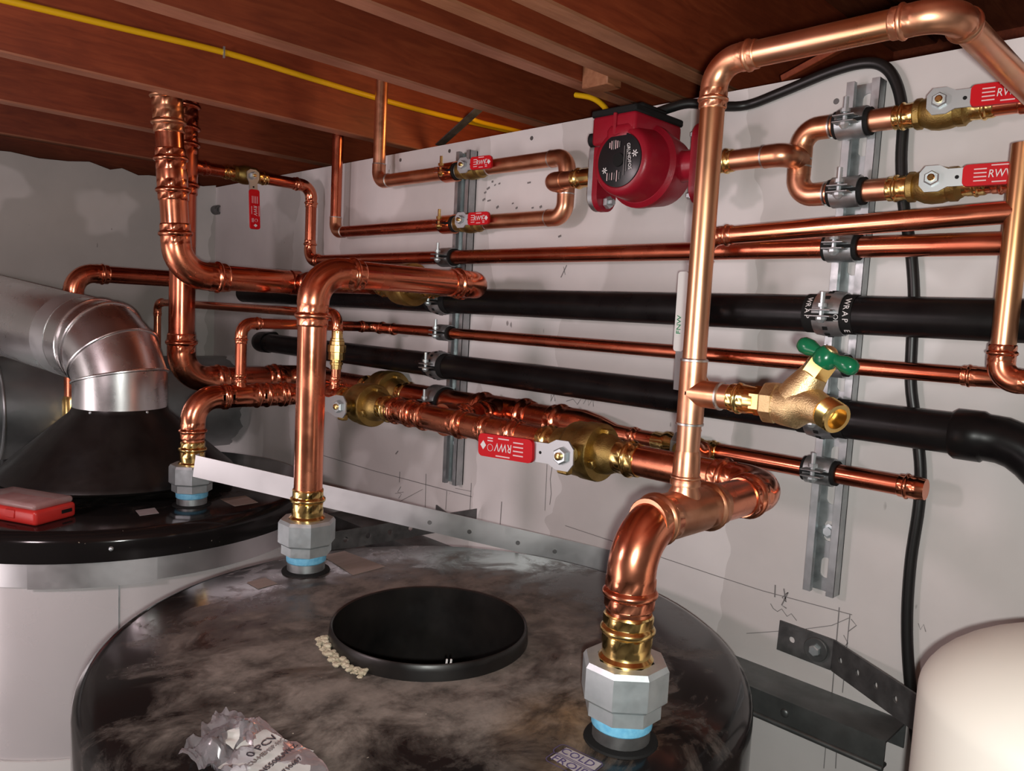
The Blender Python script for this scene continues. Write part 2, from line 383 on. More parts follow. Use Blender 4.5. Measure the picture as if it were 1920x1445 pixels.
def spline(pts, k=6):
    p = [Vector(q) for q in pts]; out = []
    for i in range(len(p) - 1):
        a, b, c, d = p[max(0, i - 1)], p[i], p[i + 1], p[min(len(p) - 1, i + 2)]
        for j in range(k):
            t = j / k; out.append(.5 * ((2 * b) + (c - a) * t + (2 * a - 5 * b + 4 * c - d) * t * t + (3 * b - a - 3 * c + d) * t ** 3))
    return out + [p[-1]]

# ------------------------------------------------------------------ pipe and fitting builders
PS = [(0, 1.05, 0), (.08, 1.09, 0), (.12, 1.07, 1), (.50, 1.07, 1), (.54, 1.09, 0), (.62, 1.19, 0), (.70, 1.245, 0), (.80, 1.245, 0), (.88, 1.19, 0), (.96, 1.09, 0), (1.0, 1.07, 1), (1.42, 1.07, 1), (1.48, 1.09, 0), (1.6, 1.10, 0)]
SOCK = 1.6
def socket(end, d, r):
    """press socket opening at `end`, running inward along d: path, radii, hex flags"""
    return [Vector(end) + Vector(d) * (s * r) for s, _, _ in PS], [k * r for _, k, _ in PS], [h for _, _, h in PS]
def press_elbow(C, a, b, r, kb=2.2, plain=0):
    C, a, b = Vector(C), Vector(a).normalized(), Vector(b).normalized(); R_ = kb * r
    p0 = C - a * (R_ + SOCK * r); p, rr, h = socket(p0, a, r)
    if plain: p, rr, h = [p0, C - a * R_], [1.06 * r, 1.08 * r], [0, 0]
    ctr = C - a * R_ + b * R_; n = 10
    for i in range(1, n):
        t = pi / 2 * i / n; p.append(ctr - b * (R_ * cos(t)) + a * (R_ * sin(t))); rr.append(1.10 * r); h.append(0)
    p2, r2, h2 = socket(C + b * (R_ + SOCK * r), -b, r)
    return sweep(p + p2[::-1], rr + r2[::-1], 28, h + h2[::-1])
def solder_elbow(C, a, b, r, kb=1.7):
    C, a, b = Vector(C), Vector(a).normalized(), Vector(b).normalized(); R_ = kb * r; L = 1.1 * r
    p = [C - a * (R_ + L), C - a * (R_ + L * .96), C - a * R_]; rr = [r * 1.04, r * 1.09, r * 1.09]
    ctr = C - a * R_ + b * R_
    for i in range(1, 10):
        t = pi / 2 * i / 10; p.append(ctr - b * (R_ * cos(t)) + a * (R_ * sin(t))); rr.append(1.10 * r)
    p += [C + b * R_, C + b * (R_ + L * .96), C + b * (R_ + L)]; rr += [r * 1.09, r * 1.09, r * 1.04]
    return sweep(p, rr, 24)
def press_tee(C, d, b, r, rb, half=None, blen=None):
    C, d, b = Vector(C), Vector(d).normalized(), Vector(b).normalized(); half = half or (SOCK * r + 1.5 * rb)
    p, rr, h = socket(C - d * half, d, r); p2, r2, h2 = socket(C + d * half, -d, r)
    A = sweep(p + p2[::-1], rr + r2[::-1], 28, h + h2[::-1])
    blen = blen or (r * 1.25 + SOCK * rb)
    q, qr, qh = socket(C + b * blen, -b, rb); q += [C + b * r * .95, C]; qr += [rb * 1.35, rb * 1.35]; qh += [0, 0]
    return join(A, sweep(q, qr, 24, qh))
def solder_tee(C, d, b, r, half=2.2, bl=2.2):
    C, d, b = Vector(C), Vector(d).normalized(), Vector(b).normalized()
    return join(lathe(C - d * half * r, d, [(0, r * 1.03), (.06 * r, r * 1.1), (2 * half * r - .06 * r, r * 1.1), (2 * half * r, r * 1.03)], 24), lathe(C, b, [(0, r * 1.1), (bl * r - .06 * r, r * 1.1), (bl * r, r * 1.03)], 24))
def coupling(C, d, r, half=2.4):
    C, d = Vector(C), Vector(d).normalized(); p, rr, h = socket(C - d * half * r, d, r); p2, r2, h2 = socket(C + d * half * r, -d, r)
    return sweep(p + p2[::-1], rr + r2[::-1], 28, h + h2[::-1])
def solder_ring(C, d, r): return lathe(Vector(C) - Vector(d).normalized() * r * .09, d, [(0, r * 1.0), (.04 * r, r * 1.115), (.2 * r, r * 1.125), (.28 * r, r * 1.0)], 24)
def run(t, pts, r, mat=None, fit='press', kb=None, fmat=None, seg=24, plain=()):
    """pipes along an axis-aligned polyline with a fitting at each corner; all parts of thing t"""
    mat = mat or COPPER; fmat = fmat or (COPPER if fit == 'press' else COPPER_DULL)
    pts = [Vector(p) for p in pts]; kb = kb or (2.2 if fit == 'press' else 1.7); L = (SOCK if fit == 'press' else 1.1) * r
    trim = kb * r + L * .55
    for i in range(len(pts) - 1):
        a, b = pts[i], pts[i + 1]; d = (b - a).normalized()
        s = a + d * trim if i > 0 else a; e = b - d * trim if i < len(pts) - 2 else b
        if (e - s).dot(d) > 0: obj('pipe', cyl(s, e, r, seg), mat, t)
    for i in range(1, len(pts) - 1):
        a = (pts[i] - pts[i - 1]).normalized(); b = (pts[i + 1] - pts[i]).normalized()
        if fit == 'press': obj('elbow', press_elbow(pts[i], a, b, r, kb, i in plain), fmat, t)
        else:
            e = obj('elbow', solder_elbow(pts[i], a, b, r, kb), fmat, t)
            obj('solder_ring', solder_ring(pts[i] - a * (kb * r + L), a, r), SOLDER, e); obj('solder_ring', solder_ring(pts[i] + b * (kb * r + L), b, r), SOLDER, e)

X1, Y1, Z1 = Vector((1, 0, 0)), Vector((0, 1, 0)), Vector((0, 0, 1))

# ================================================================== THE SETTING
D = 1.03                         # back wall plane
JZ = .39                         # underside of the joists
WT = .339                        # top of the wall board
XL = -2.355                      # left wall plane
fl = tag(obj('floor', box((-.35, -.5, -Z0 - .05), (4.4, 3.6, .1)), CONC), kind='structure')
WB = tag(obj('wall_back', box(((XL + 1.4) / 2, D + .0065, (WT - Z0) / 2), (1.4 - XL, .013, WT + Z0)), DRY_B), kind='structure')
# left wall board with its torn top edge
pl = [(-2.2, -Z0), (D, -Z0), (D, .345)]
yy = D
while yy > -.6:
    yy -= random.uniform(.025, .07); pl.append((yy, .352 + (.58 - yy) * .02 + random.uniform(-.010, .006)))
pl.append((-2.2, .36))
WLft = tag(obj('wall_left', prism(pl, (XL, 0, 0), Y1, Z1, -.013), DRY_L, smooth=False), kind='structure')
tag(obj('wall_right', box((1.42, -.6, -.75), (.04, 3.3, 2.6)), PLAINWALL), kind='structure')
tag(obj('wall_front', box((-.35, -2.22, -.75), (4.4, .04, 2.6)), FRONTWALL), kind='structure')
# frame of the open doorway behind the photographer
tag(obj('door_1', join(box((-2.30, -2.19, -.96), (.06, .06, 2.18)), box((-1.20, -2.19, -.96), (.06, .06, 2.18)), box((-1.75, -2.19, .16), (1.16, .06, .06))), FIR_EDGE), kind='structure')
# ceiling: subfloor boards over joists
CE = tag(obj('ceiling', box((-.6, -.15, .72), (5.0, 4.2, .03)), PLY), kind='structure')
for i in range(12):
    x0 = -3.0 + i * .4
    obj('subfloor_board', box((x0 + .2, -.15, .665), (.393, 4.2, .07), bev=.004, seg=1), PLY, CE)
def joist(x, t=.038, y0=-2.2, y1=1.85, zb=JZ, zt=.63, mat=FIR, edge=None):
    o = obj('joist', box((x, (y0 + y1) / 2, (zb + zt) / 2), (t, y1 - y0, zt - zb), bev=.003, seg=1), mat, CE)
    o.data.materials.append(edge or FIR_EDGE)                 # paler tone on the downward faces
    for p in o.data.polygons:
        if p.normal.z < -.5: p.material_index = 1
    return o
for x in (-2.37, -1.965, -1.572, -1.135): joist(x)
joist(-.895, .034); joist(-.806, .034, edge=FIR2); joist(-.712, .038, edge=FIR2)
joist(.12); joist(.52); joist(.92); joist(1.3); joist(-2.78)
obj('rim_board', box((-.6, 1.87, .51), (5.0, .04, .26), bev=.002, seg=1), FIR, CE)
obj('rim_board', box((-3.0, -.15, .51), (.04, 4.2, .26), bev=.002, seg=1), FIR, CE)
obj('sill_plate', box((-.6, 1.80, .37), (5.0, .10, .038), bev=.002, seg=1), FIR, CE)
q = atz(1112, 150, JZ); obj('blocking', box((-.85, q.y + .02, JZ + .035), (.055, .038, .09), bev=.002, seg=1), FIR2, CE)
b0, b1 = aty(1490, 136, 1.16), aty(1660, 44, 1.16)
obj('cross_brace', box((b0 + b1) / 2, ((b1 - b0).length * 1.3, .012, .010), b1 - b0, Y1, bev=.001, seg=1), FIR, CE)
# outer boards that close the space behind the wall boards
tag(obj('wall_outer', box((-.6, 1.90, -.6), (5.0, .03, 2.9)), CONC), kind='structure')
tag(obj('wall_outer_left', box((-3.03, -.15, -.6), (.03, 4.2, 2.9)), CONC), kind='structure')

# pencil setting-out marks and screws on the back wall
def pm(pxs, wd=.0016): obj('pencil_mark', ribbon([aty(x, y, D) for x, y in pxs], wd, (0, -1, 0)), PENCIL, WB, smooth=False)
pm([(604, 853), (700, 882), (885, 931)]); pm([(600, 908), (745, 945)]); pm([(1060, 985), (1230, 1041), (1340, 1078), (1430, 1107), (1598, 1152)], .0012)
pm([(750, 884), (749, 904)], .002); pm([(752, 912), (746, 922), (753, 926), (748, 934)]); pm([(741, 925), (757, 922)], .001)
pm([(799, 888), (797, 980)]); pm([(838, 920), (836, 955)]); pm([(884, 905), (881, 962)]); pm([(742, 944), (793, 917)], .001); pm([(854, 915), (884, 921)], .001)
pm([(1026, 870), (1022, 957)], .0012); pm([(1036, 870), (1032, 898), (1034, 925), (1031, 946)], .0014); pm([(941, 940), (938, 985)], .002); pm([(936, 985), (943, 990)], .001)
pm([(1034, 740), (1033, 752), (1040, 738), (1041, 752)], .0018); pm([(1062, 752), (1075, 748), (1083, 758), (1092, 744), (1094, 757), (1102, 744), (1104, 760), (1112, 747), (1113, 762)], .0013)
pm([(1063, 497), (1052, 520)], .0018); pm([(1057, 500), (1060, 515)], .001)
pm([(1454, 1096), (1453, 1119)], .002); pm([(1470, 1103), (1474, 1128), (1467, 1120), (1478, 1110), (1466, 1134), (1475, 1140)], .002)
pm([(1445, 1131), (1450, 1140), (1458, 1146), (1466, 1141), (1476, 1155), (1484, 1150), (1494, 1163)], .0012)
pm([(1574, 1138), (1560, 1305)], .0016); pm([(1594, 1150), (1580, 1298)], .0013); pm([(1592, 1158), (1560, 1172), (1500, 1180), (1400, 1187)], .0009)
pm([(1596, 1160), (1606, 1172), (1590, 1184)], .0012); pm([(1582, 1190), (1590, 1205), (1580, 1215)], .0010); pm([(1550, 1380), (1545, 1440)], .0012); pm([(1570, 1385), (1567, 1440)], .0014)
pm([(1722, 1168), (1726, 1180), (1732, 1170), (1736, 1184)], .0010); pm([(905, 322), (918, 317)], .002); pm([(747, 845), (742, 851)], .003)
for x, y in ((1568, 190), (997, 259), (843, 283), (751, 300), (1876, 127)):
    obj('screw_head', lathe(aty(x, y, D) + V(0, .0005, 0), (0, -1, 0), [(0, .0042), (.0012, .0038)], 10), STRAPD, WB)
for x, y in ((913, 355), (908, 362), (927, 348), (922, 341), (935, 345), (989, 343), (905, 376), (914, 377), (931, 390), (960, 382), (967, 391), (997, 390), (1012, 389), (1047, 444)):
    obj('wall_scuff', ribbon([aty(x, y, D), aty(x + random.uniform(3, 7), y - random.uniform(1, 4), D)], random.uniform(.002, .0045), (0, -1, 0)), PENCIL, WB, smooth=False)
# stub on the left wall
tag(obj('pipe_stub', lathe(atx(403, 394, XL), (1, 0, 0), [(-.01, .014), (.03, .014), (.034, .012), (.034, .008), (.02, .008)], 16), STRAPD, loc=atx(403, 394, XL)), 'short dark pipe stub poking out of the grey left wall', 'pipe stub')

# ================================================================== WATER HEATER TANKS
TZ = -.39
def tank(cx, cy, R_, label, lidm, jm, hole, skirt, loc_z=-Z0):
    t = thing('water_heater', label, 'water heater', (cx, cy, -Z0))
    c = V(cx, cy, TZ)
    prof = ([(0, hole)] if hole else []) + [(0, R_ - .022), (-.003, R_ - .012), (-.010, R_ - .003), (-.018, R_), (-skirt, R_), (-skirt, R_ - .012)]
    if hole: lid = lathe(c, Z1, prof, 96, False)
    else: lid = lathe(c, Z1, [(0, .001)] + prof, 96, False)
    lo = obj('lid', lid, lidm, t, sharp=60)
    obj('jacket', lathe(V(cx, cy, -Z0 + .10), Z1, [(0, R_ - .014), (Z0 - .10 + TZ - .008, R_ - .014)], 96, False), jm, t)
    obj('base_ring', lathe(V(cx, cy, -Z0), Z1, [(0, R_ - .03), (.10, R_ - .03)], 64), BLACKP, t)
    return t, lo
T1, lid1 = tank(-.695, .574, .376, 'near water heater with dusty black lid and open flue hole', LID1, JACKETG, .1165, .07)
hc = V(-.712, .586, TZ)
hc = V(-.695, .574, TZ)
obj('flue_collar', lathe(hc, Z1, [(-.002, .1195), (.010, .1185), (.0165, .1175), (.018, .116), (.0165, .1145), (-.05, .1145), (-.7, .1145)], 72, False), BLACKP, T1)
obj('flue_baffle', lathe(hc - V(0, 0, .70), Z1, [(0, .002), (0, .1145)], 48, False), BLACKP, T1)
T2, lid2 = tank(-1.70, .55, .392, 'far water heater under the silver flue with clean black lid and white jacket', LID2, JACKET, 0, .050)
h0 = V(-1.69, .545, TZ)
obj('draft_hood', lathe(h0, Z1, [(.012, .18), (.020, .221), (.026, .225), (.034, .221), (.150, .092), (.160, .089)], 72, False), BLACKP, T2, sharp=50)
for a in range(4):
    e = V(cos(a * pi / 2 + .5), sin(a * pi / 2 + .5), 0); obj('hood_leg', box(h0 + e * .205 + V(0, 0, .011), (.02, .004, .024), e, Z1), BLACKP, T2)
# jacket seams and the white band low on the jacket
obj('jacket_seam', box(V(-1.70, .55, -.9) + V(cos(-.32), sin(-.32), 0) * .3785, (.0006, .002, .95), V(cos(-.32), sin(-.32), 0), V(-sin(-.32), cos(-.32), 0)), GALV, T2)
obj('lower_panel', ring((-1.70, .55, -.86), Z1, .379, .16, .004, 96), WHITEP, T2)
for a in (-.9, -.35): obj('screw', sphere(V(-1.70, .55, -.418) + V(cos(a), sin(a), 0) * .392, .004), ZINC, T2)
# strap around tank 2
st = thing('tank_strap', 'galvanised strap wrapped around the white heater jacket below its lid', 'strap', (-1.70, .55, -.462))
obj('band', ring((-1.70, .55, -.462), Z1, .381, .040, .0018, 96), STRAPM, st)
e0 = atz(300, 1073, -.462); an = math.atan2(e0.y - .55, e0.x + 1.70)
vv, ff = [], []
for i in range(9):
    a = an - .5 * i / 8; rr = .3865
    for z in (-.483, -.441): vv.append(V(-1.70 + rr * cos(a), .55 + rr * sin(a), z))
    if i: ff.append((2 * i - 2, 2 * i, 2 * i + 1, 2 * i - 1))
v2 = [p + (p - V(-1.70, .55, p.z)).normalized() * .0015 for p in vv]
n = len(vv); obj('overlap_end', (vv + v2, ff + [tuple(i + n for i in q[::-1]) for q in ff] + [(0, 1, n + 1, n)]), STRAPM, st)

def flat_quad(px4, z, th, name, mat, parent):
    p = [atz(x, y, z) for x, y in px4]; v = p + [q + V(0, 0, th) for q in p]
    return obj(name, (v, [(3, 2, 1, 0), (4, 5, 6, 7), (0, 1, 5, 4), (1, 2, 6, 5), (2, 3, 7, 6), (3, 0, 4, 7)]), mat, parent, smooth=False)
flat_quad([(604, 1042), (646, 1033), (722, 1062), (662, 1078)], TZ, .0006, 'faded_sticker', STICKER, T1)
flat_quad([(463, 1092), (497, 1083), (520, 1094), (484, 1104)], TZ, .0006, 'faded_sticker', STICKER, T1)
flat_quad([(413, 936), (460, 929), (484, 942), (440, 949)], TZ, .0006, 'faded_sticker', STICKER, T2)
flat_quad([(254, 957), (290, 952), (298, 962), (262, 967)], TZ, .0006, 'faded_sticker', PALESTICK, T2)
cl = flat_quad([(1032, 1420), (1062, 1402), (1128, 1432), (1098, 1458)], TZ, .0006, 'cold_label', PALESTICK, T1)
a, b = atz(1048, 1412, TZ), atz(1113, 1444, TZ); xd = (b - a).normalized(); yd = Z1.cross(xd)
mid = atz(1083, 1421, TZ) + V(0, 0, .0008); text('COLD', .013, mid, xd, yd, PRINT_V, cl, wmax=.034)
mid2 = atz(1070, 1437, TZ) + V(0, 0, .0008); text('FROID', .013, mid2, xd, yd, PRINT_V, cl, wmax=.038)
for mm in (mid, mid2):
    rr = rrect(-.023, .023, -.0085, .0085, .005, 5); pts = [mm + xd * p + yd * q for p, q in rr + rr[:1]]
    obj('label_border', ribbon(pts, .0009, Z1, 0), PRINT_V, cl, smooth=False)
# fluff of insulation at the collar, bristles of sealant
lump = []
for i in range(150):
    t_ = random.random(); p = atz(612 + 85 * t_, 1200 + 58 * t_ ** 1.3, TZ); e = (p - hc).normalized(); p = hc + e * (.121 + .010 * random.random() ** 1.5)
    lump.append(sphere(p + V(0, 0, random.uniform(0, .006)), random.uniform(.0012, .0036), (random.uniform(.7, 1.8), random.uniform(.7, 1.6), .8), 6, 4))
tag(obj('insulation_fluff', join(*lump), FLUFF, loc=atz(650, 1235, TZ)), 'cream insulation fluff caught along the flue collar', 'fluff', kind='stuff')
for sx in (835, 843):
    obj('glue_drip', rod(atz(sx, 1262, TZ) + V(0, 0, .002), atz(sx + 2, 1262, TZ) + V(0, 0, .016), .0012, 6), PAPER, T1)

# ---------------- dielectric unions
def union(x, y, label, adapter_top, blue=True, nr=.041, rust=False):
    t = thing('dielectric_union', label, 'pipe union', (x, y, TZ)); c = V(x, y, TZ)
    obj('nipple', lathe(c, Z1, [(0, .027), (.02, .027)], 28), GALV if not rust else STRAPD, t)
    obj('sealing_washer', lathe(c, Z1, [(0, .035), (.002, .034), (.003, .028)], 32), RUBBER, t)
    obj('thread_tape', lathe(c, Z1, [(.014, .0265), (.016, .0285), (.026, .029), (.030, .027)], 28), TAPE, t)
    obj('lower_hex', lathe(c, Z1, [(.026, .031), (.028, .036), (.042, .036), (.044, .033)], 8), ZINC, t, sharp=20)
    obj('nut', lathe(c, Z1, [(.042, nr * .93), (.045, nr), (.074, nr), (.0785, nr * .93), (.0785, .027)], 8, False), ZINC, t, sharp=20)
    p, rr, h = socket(c + V(0, 0, adapter_top), -Z1, .0206)
    obj('brass_adapter', sweep([c + V(0, 0, .05), c + V(0, 0, .080), c + V(0, 0, .083)] + p[::-1], [.0255, .0255, .0225] + rr[::-1], 28, [0, 0, 0] + h[::-1]), BRASS, t)
    return t
union(-.985, .574, 'zinc union under the tall copper riser standing on the dusty lid', .122)
union(-.404, .570, 'large zinc union beside the COLD FROID label on the dusty lid', .122, rust=True)
union(-1.435, .590, 'zinc union on the clean black lid beside the loose strap end', .122)

# ================================================================== COPPER: HOT SIDE
RP, RM2 = .0206, .0270
HZ = .046
t = thing('hot_riser', 'tall bright copper riser from the near heater turning back to the wall', 'copper pipe', (-.985, .574, TZ + .10))
run(t, [(-.985, .574, TZ + .095), (-.985, .574, HZ), (-.985, .905, HZ), (-1.10, .905, HZ)], RP)
t = thing('hot_header', 'dark copper pipe rising behind the flue and running back behind the ceiling drops', 'copper pipe', (-2.055, .556, TZ))
run(t, [(-2.055, .556, TZ), (-2.055, .556, HZ), (-2.055, .905, HZ), (-1.32, .905, HZ)], RP, COPPER_SHADED)
obj('union_foot', lathe(V(-2.055, .556, TZ), Z1, [(0, .035), (.07, .035), (.072, .025), (.13, .025), (.14, .021)], 20), BRASS, t)
t = thing('hot_main', 'front fat copper pipe dropping from the joists then elbowing toward the wall', 'copper pipe', (-1.62, .632, HZ))
run(t, [(-1.628, .598, .56), (-1.62, .632, HZ), (-1.62, .88, HZ)], RM2, COPPER)
obj('tee', press_tee((-1.62, .905, HZ), X1, -Y1, RP, RP), COPPER_SHADED, t)
for zz in (.155, .218, .315, .345):
    pass
obj('coupling', coupling((-1.623, .619, .245), V(-.0155, -.066, 1), RM2, 1.9), COPPER, t)
obj('coupling', coupling((-1.625, .6105, .372), V(-.0155, -.066, 1), RM2, 1.7), COPPER_DULL, t)

# ================================================================== COPPER: COLD MAIN (behind) AND BACK HEADER
BZ, BY = -.182, .985
t = thing('cold_main', 'rear fat copper pipe beside the front drop with an elbow low behind the flue', 'copper pipe', (-1.72, .68, BZ))
run(t, [(-1.72, .68, .56), (-1.72, .68, BZ), (-1.72, BY, BZ), (-1.45, BY, BZ)], RM2, COPPER_SHADED)
obj('tee', press_tee((-1.72, .68, .285), Z1, Y1, RM2, .0135), COPPER_SHADED, t)
obj('coupling', coupling((-1.72, .68, .385), Z1, RM2, 1.6), COPPER_SHADED, t)
t = thing('back_header', 'copper header behind the front valves, stepping down to a capped thin end', 'copper pipe', (-1.28, BY, BZ))
obj('pipe', cyl((-1.30, BY, BZ), (-1.04, BY, BZ), RM2, 28), COPPER_SHADED, t)
obj('tee', press_tee((-1.005, BY, BZ), X1, -Y1, RM2, RP), COPPER_SHADED, t)
obj('pipe', cyl((-.97, BY, BZ), (-.84, BY, BZ), RM2, 28), COPPER_SHADED, t)
p, rr, h = socket((-.885, BY, BZ), X1, RM2); p2, r2, h2 = socket((-.70, BY, BZ), -X1, .0125)
obj('reducer', sweep(p + [V(-.812, BY, BZ), V(-.775, BY, BZ), V(-.745, BY, BZ)] + p2[::-1], rr + [RM2 * 1.1, RM2 * .85, .0145] + r2[::-1], 28, h + [0, 0, 0] + h2[::-1]), COPPER, t)
obj('pipe', cyl((-.72, BY, BZ), (-.30, BY, BZ), .0125, 24), COPPER_SHADED, t)
un = obj('brass_union', sweep([V(x, BY, BZ) for x in (-.672, -.668, -.655, -.65, -.644, -.638, -.632)], [.0135, .0145, .0145, .0175, .0175, .0145, .0145], 24), BRASS, t)
obj('union_nut', lathe(V(-.632, BY, BZ), X1, [(0, .019), (.002, .021), (.022, .021), (.024, .019)], 8), ZINC, un, sharp=20)
obj('tee', press_tee((-.595, BY, BZ), X1, -Y1, .0125, .0125, half=.034, blen=.048), BRASS, t)
p, rr, h = socket((-.316, BY, BZ), X1, .0125)
obj('end_cap', sweep(p + [V(-.294, BY, BZ), V(-.286, BY, BZ)], rr + [.0138, .0125], 24, h + [0, 0]), COPPER, t)

# branch with red valve and the wall run along the top
WY = .99
t = thing('upper_copper_run', 'long straight copper wall pipe directly above the upper black pipe', 'copper pipe', (-1.72, .99, .105))
obj('pipe', cyl((-1.72, .71, .285), (-1.72, .78, .285), .0132), COPPER_SHADED, t)
run(t, [(-1.72, .86, .285), (-1.72, WY, .285), (-1.72, WY, .105), (.3, WY, .105)], .0132, COPPER_SHADED)

# ================================================================== COPPER: COLD HEADER IN FRONT
FY, FZ = .84, -.186
t = thing('cold_feed', 'copper elbow and tee from the far heater union leading to the front header', 'copper pipe', (-1.435, .59, TZ))
run(t, [(-1.435, .59, TZ + .095), (-1.435, .59, FZ), (-1.435, FY, FZ), (-1.31, FY, FZ)], RP)
obj('tee', press_tee((-1.435, .682, FZ), Y1, Z1, RP, .0105), COPPER, t)
obj('coupling', coupling((-1.435, .752, FZ), Y1, RP, 1.5), COPPER, t)
obj('tee', press_tee((-1.345, FY, FZ), X1, Z1, RP, .0105, half=.045), COPPER, t)
t = thing('front_header', 'shiny copper header between the two large front ball valves', 'copper pipe', (-1.16, FY, FZ))
obj('pipe', cyl((-1.17, FY, FZ), (-.76, FY, FZ), RP, 28), COPPER, t)
obj('coupling', coupling((-1.115, FY, FZ), X1, RP, 1.75), COPPER, t)
obj('tee', press_tee((-1.005, FY, FZ), X1, V(0, 1, .05), RP, RP), COPPER, t)
obj('coupling', coupling((-.86, FY, FZ), X1, RP, 2.2), COPPER, t)
t = thing('cold_inlet', 'bright copper gooseneck rising from the COLD label union into a big tee', 'copper pipe', (-.404, .57, TZ))
run(t, [(-.60, FY, FZ), (-.404, FY, FZ), (-.404, .57, FZ), (-.404, .57, TZ + .095)], RP, plain=(2,))
obj('tee', press_tee((-.404, .650, FZ), Y1, Z1, RP, .0118, half=.060), COPPER_DULL, t)

# small branch up to the lower thin wall run
t = thing('thin_copper_run', 'thin copper wall pipe running between the two black pipes', 'copper pipe', (-1.435, .682, FZ))
run(t, [(-1.435, .682, FZ + .03), (-1.435, .682, -.044), (-1.435, WY, -.044), (-.232, WY, -.044)], .0105, COPPER_SHADED)
obj('coupling', coupling(aty(725, 616, WY), X1, .0105, 3.2), COPPER, t)
p, rr, h = socket((-.262, WY, -.044), X1, .0105); obj('end_fitting', sweep(p + [V(-.225, WY, -.044), V(-.215, WY - .01, -.044)], rr + [.0115, .0115], 20, h + [0, 0]), COPPER, t)
# second thin branch with brass check valve
t = thing('check_valve_branch', 'thin copper loop over the back with a small brass check valve', 'copper pipe', (-1.345, FY, FZ))
run(t, [(-1.345, FY, FZ + .03), (-1.345, FY, -.018), (-2.30, FY, -.018), (-2.30, FY, -.15)], .0098, COPPER, kb=2.4)
obj('check_valve', lathe((-1.345, FY, -.128), Z1, [(0, .0112), (.008, .0112), (.009, .0135), (.013, .0135), (.014, .0118), (.018, .0118), (.019, .0165), (.034, .0165), (.035, .0185), (.048, .0185), (.049, .0150), (.056, .0150), (.057, .0135), (.061, .0135), (.062, .0112), (.080, .0112)], 12), BRASS, t, sharp=20)

# ================================================================== BALL VALVES
def lever(t, piv, sd, hd, L0, Lg, wd, print_=True, gm=REDGRIP, body='RWV', flip=1, step=.012, pm_=PRINT_W):
    """lever plate + vinyl grip: pivot point, stem direction, handle direction"""
    piv, sd, hd = Vector(piv), Vector(sd).normalized(), Vector(hd).normalized(); sdn = sd.cross(hd).normalized()
    poly = [(-wd * .55, -wd * .30), (-wd * .30, -wd * .62), (wd * .3, -wd * .62), (L0 * .45, -wd * .42), (L0, -wd * .42), (L0, wd * .42), (L0 * .45, wd * .42), (wd * .3, wd * .62), (-wd * .30, wd * .62), (-wd * .55, wd * .30)]
    pl_ = obj('lever', prism(poly, piv, hd, sdn, .0028), LEVER, t, smooth=False)
    obj('handle_nut', lathe(piv, sd, [(0, wd * .36), (.008, wd * .36), (.010, wd * .30)], 6), ZINC, pl_, sharp=20)
    obj('stem_tip', lathe(piv + sd * .009, sd, [(0, wd * .17), (.004, wd * .17), (.005, wd * .12)], 10), BRASS, pl_)
    obj('stop_hole', lathe(piv + hd * (L0 * .72) + sd * .0025, sd, [(0, .0022), (.0006, .0022)], 8), RUBBER, pl_)
    g0 = piv + hd * (L0 - .004) + sd * step * .25
    gp = rrect(0, Lg, -wd * .5, wd * .5, wd * .22, 4); gp = [(a, b) for a, b in gp]
    g = obj('grip', prism(gp, g0 - sd * .001, hd, sdn, .006), gm, t, sharp=50)
    tx = hd * flip; ty = sd.cross(tx); fc = g0 + sd * .0053
    if print_:
        text(body, wd * .52, fc + hd * Lg * (.52), tx, ty, pm_, g, wmax=wd * .95, shear=.15)
        for k, (u0, u1, wv) in enumerate([(.16, .34, .26), (.16, .34, .08), (.16, .34, -.10), (.16, .34, -.28), (.40, .66, .40), (.42, .62, -.36), (.72, .82, -.22), (.72, .82, -.34)]):
            s0, s1 = (u0, u1); c = fc + hd * Lg * (s0 + s1) / 2 + ty * wd * wv
            obj('fine_print', box(c, (Lg * (s1 - s0), wd * .055, .0003), hd, ty), PRINTBAR, g, smooth=False)
        c = fc + hd * Lg * .90; obj('diamond_mark', prism([(-wd * .16, 0), (0, -wd * .2), (wd * .16, 0), (0, wd * .2)], c, hd, sdn, .0004), pm_, g, smooth=False)
        obj('round_mark', torus(fc + hd * Lg * .77 + ty * wd * .08, sd, wd * .15, .0004, 14, 4), pm_, g)
    return pl_
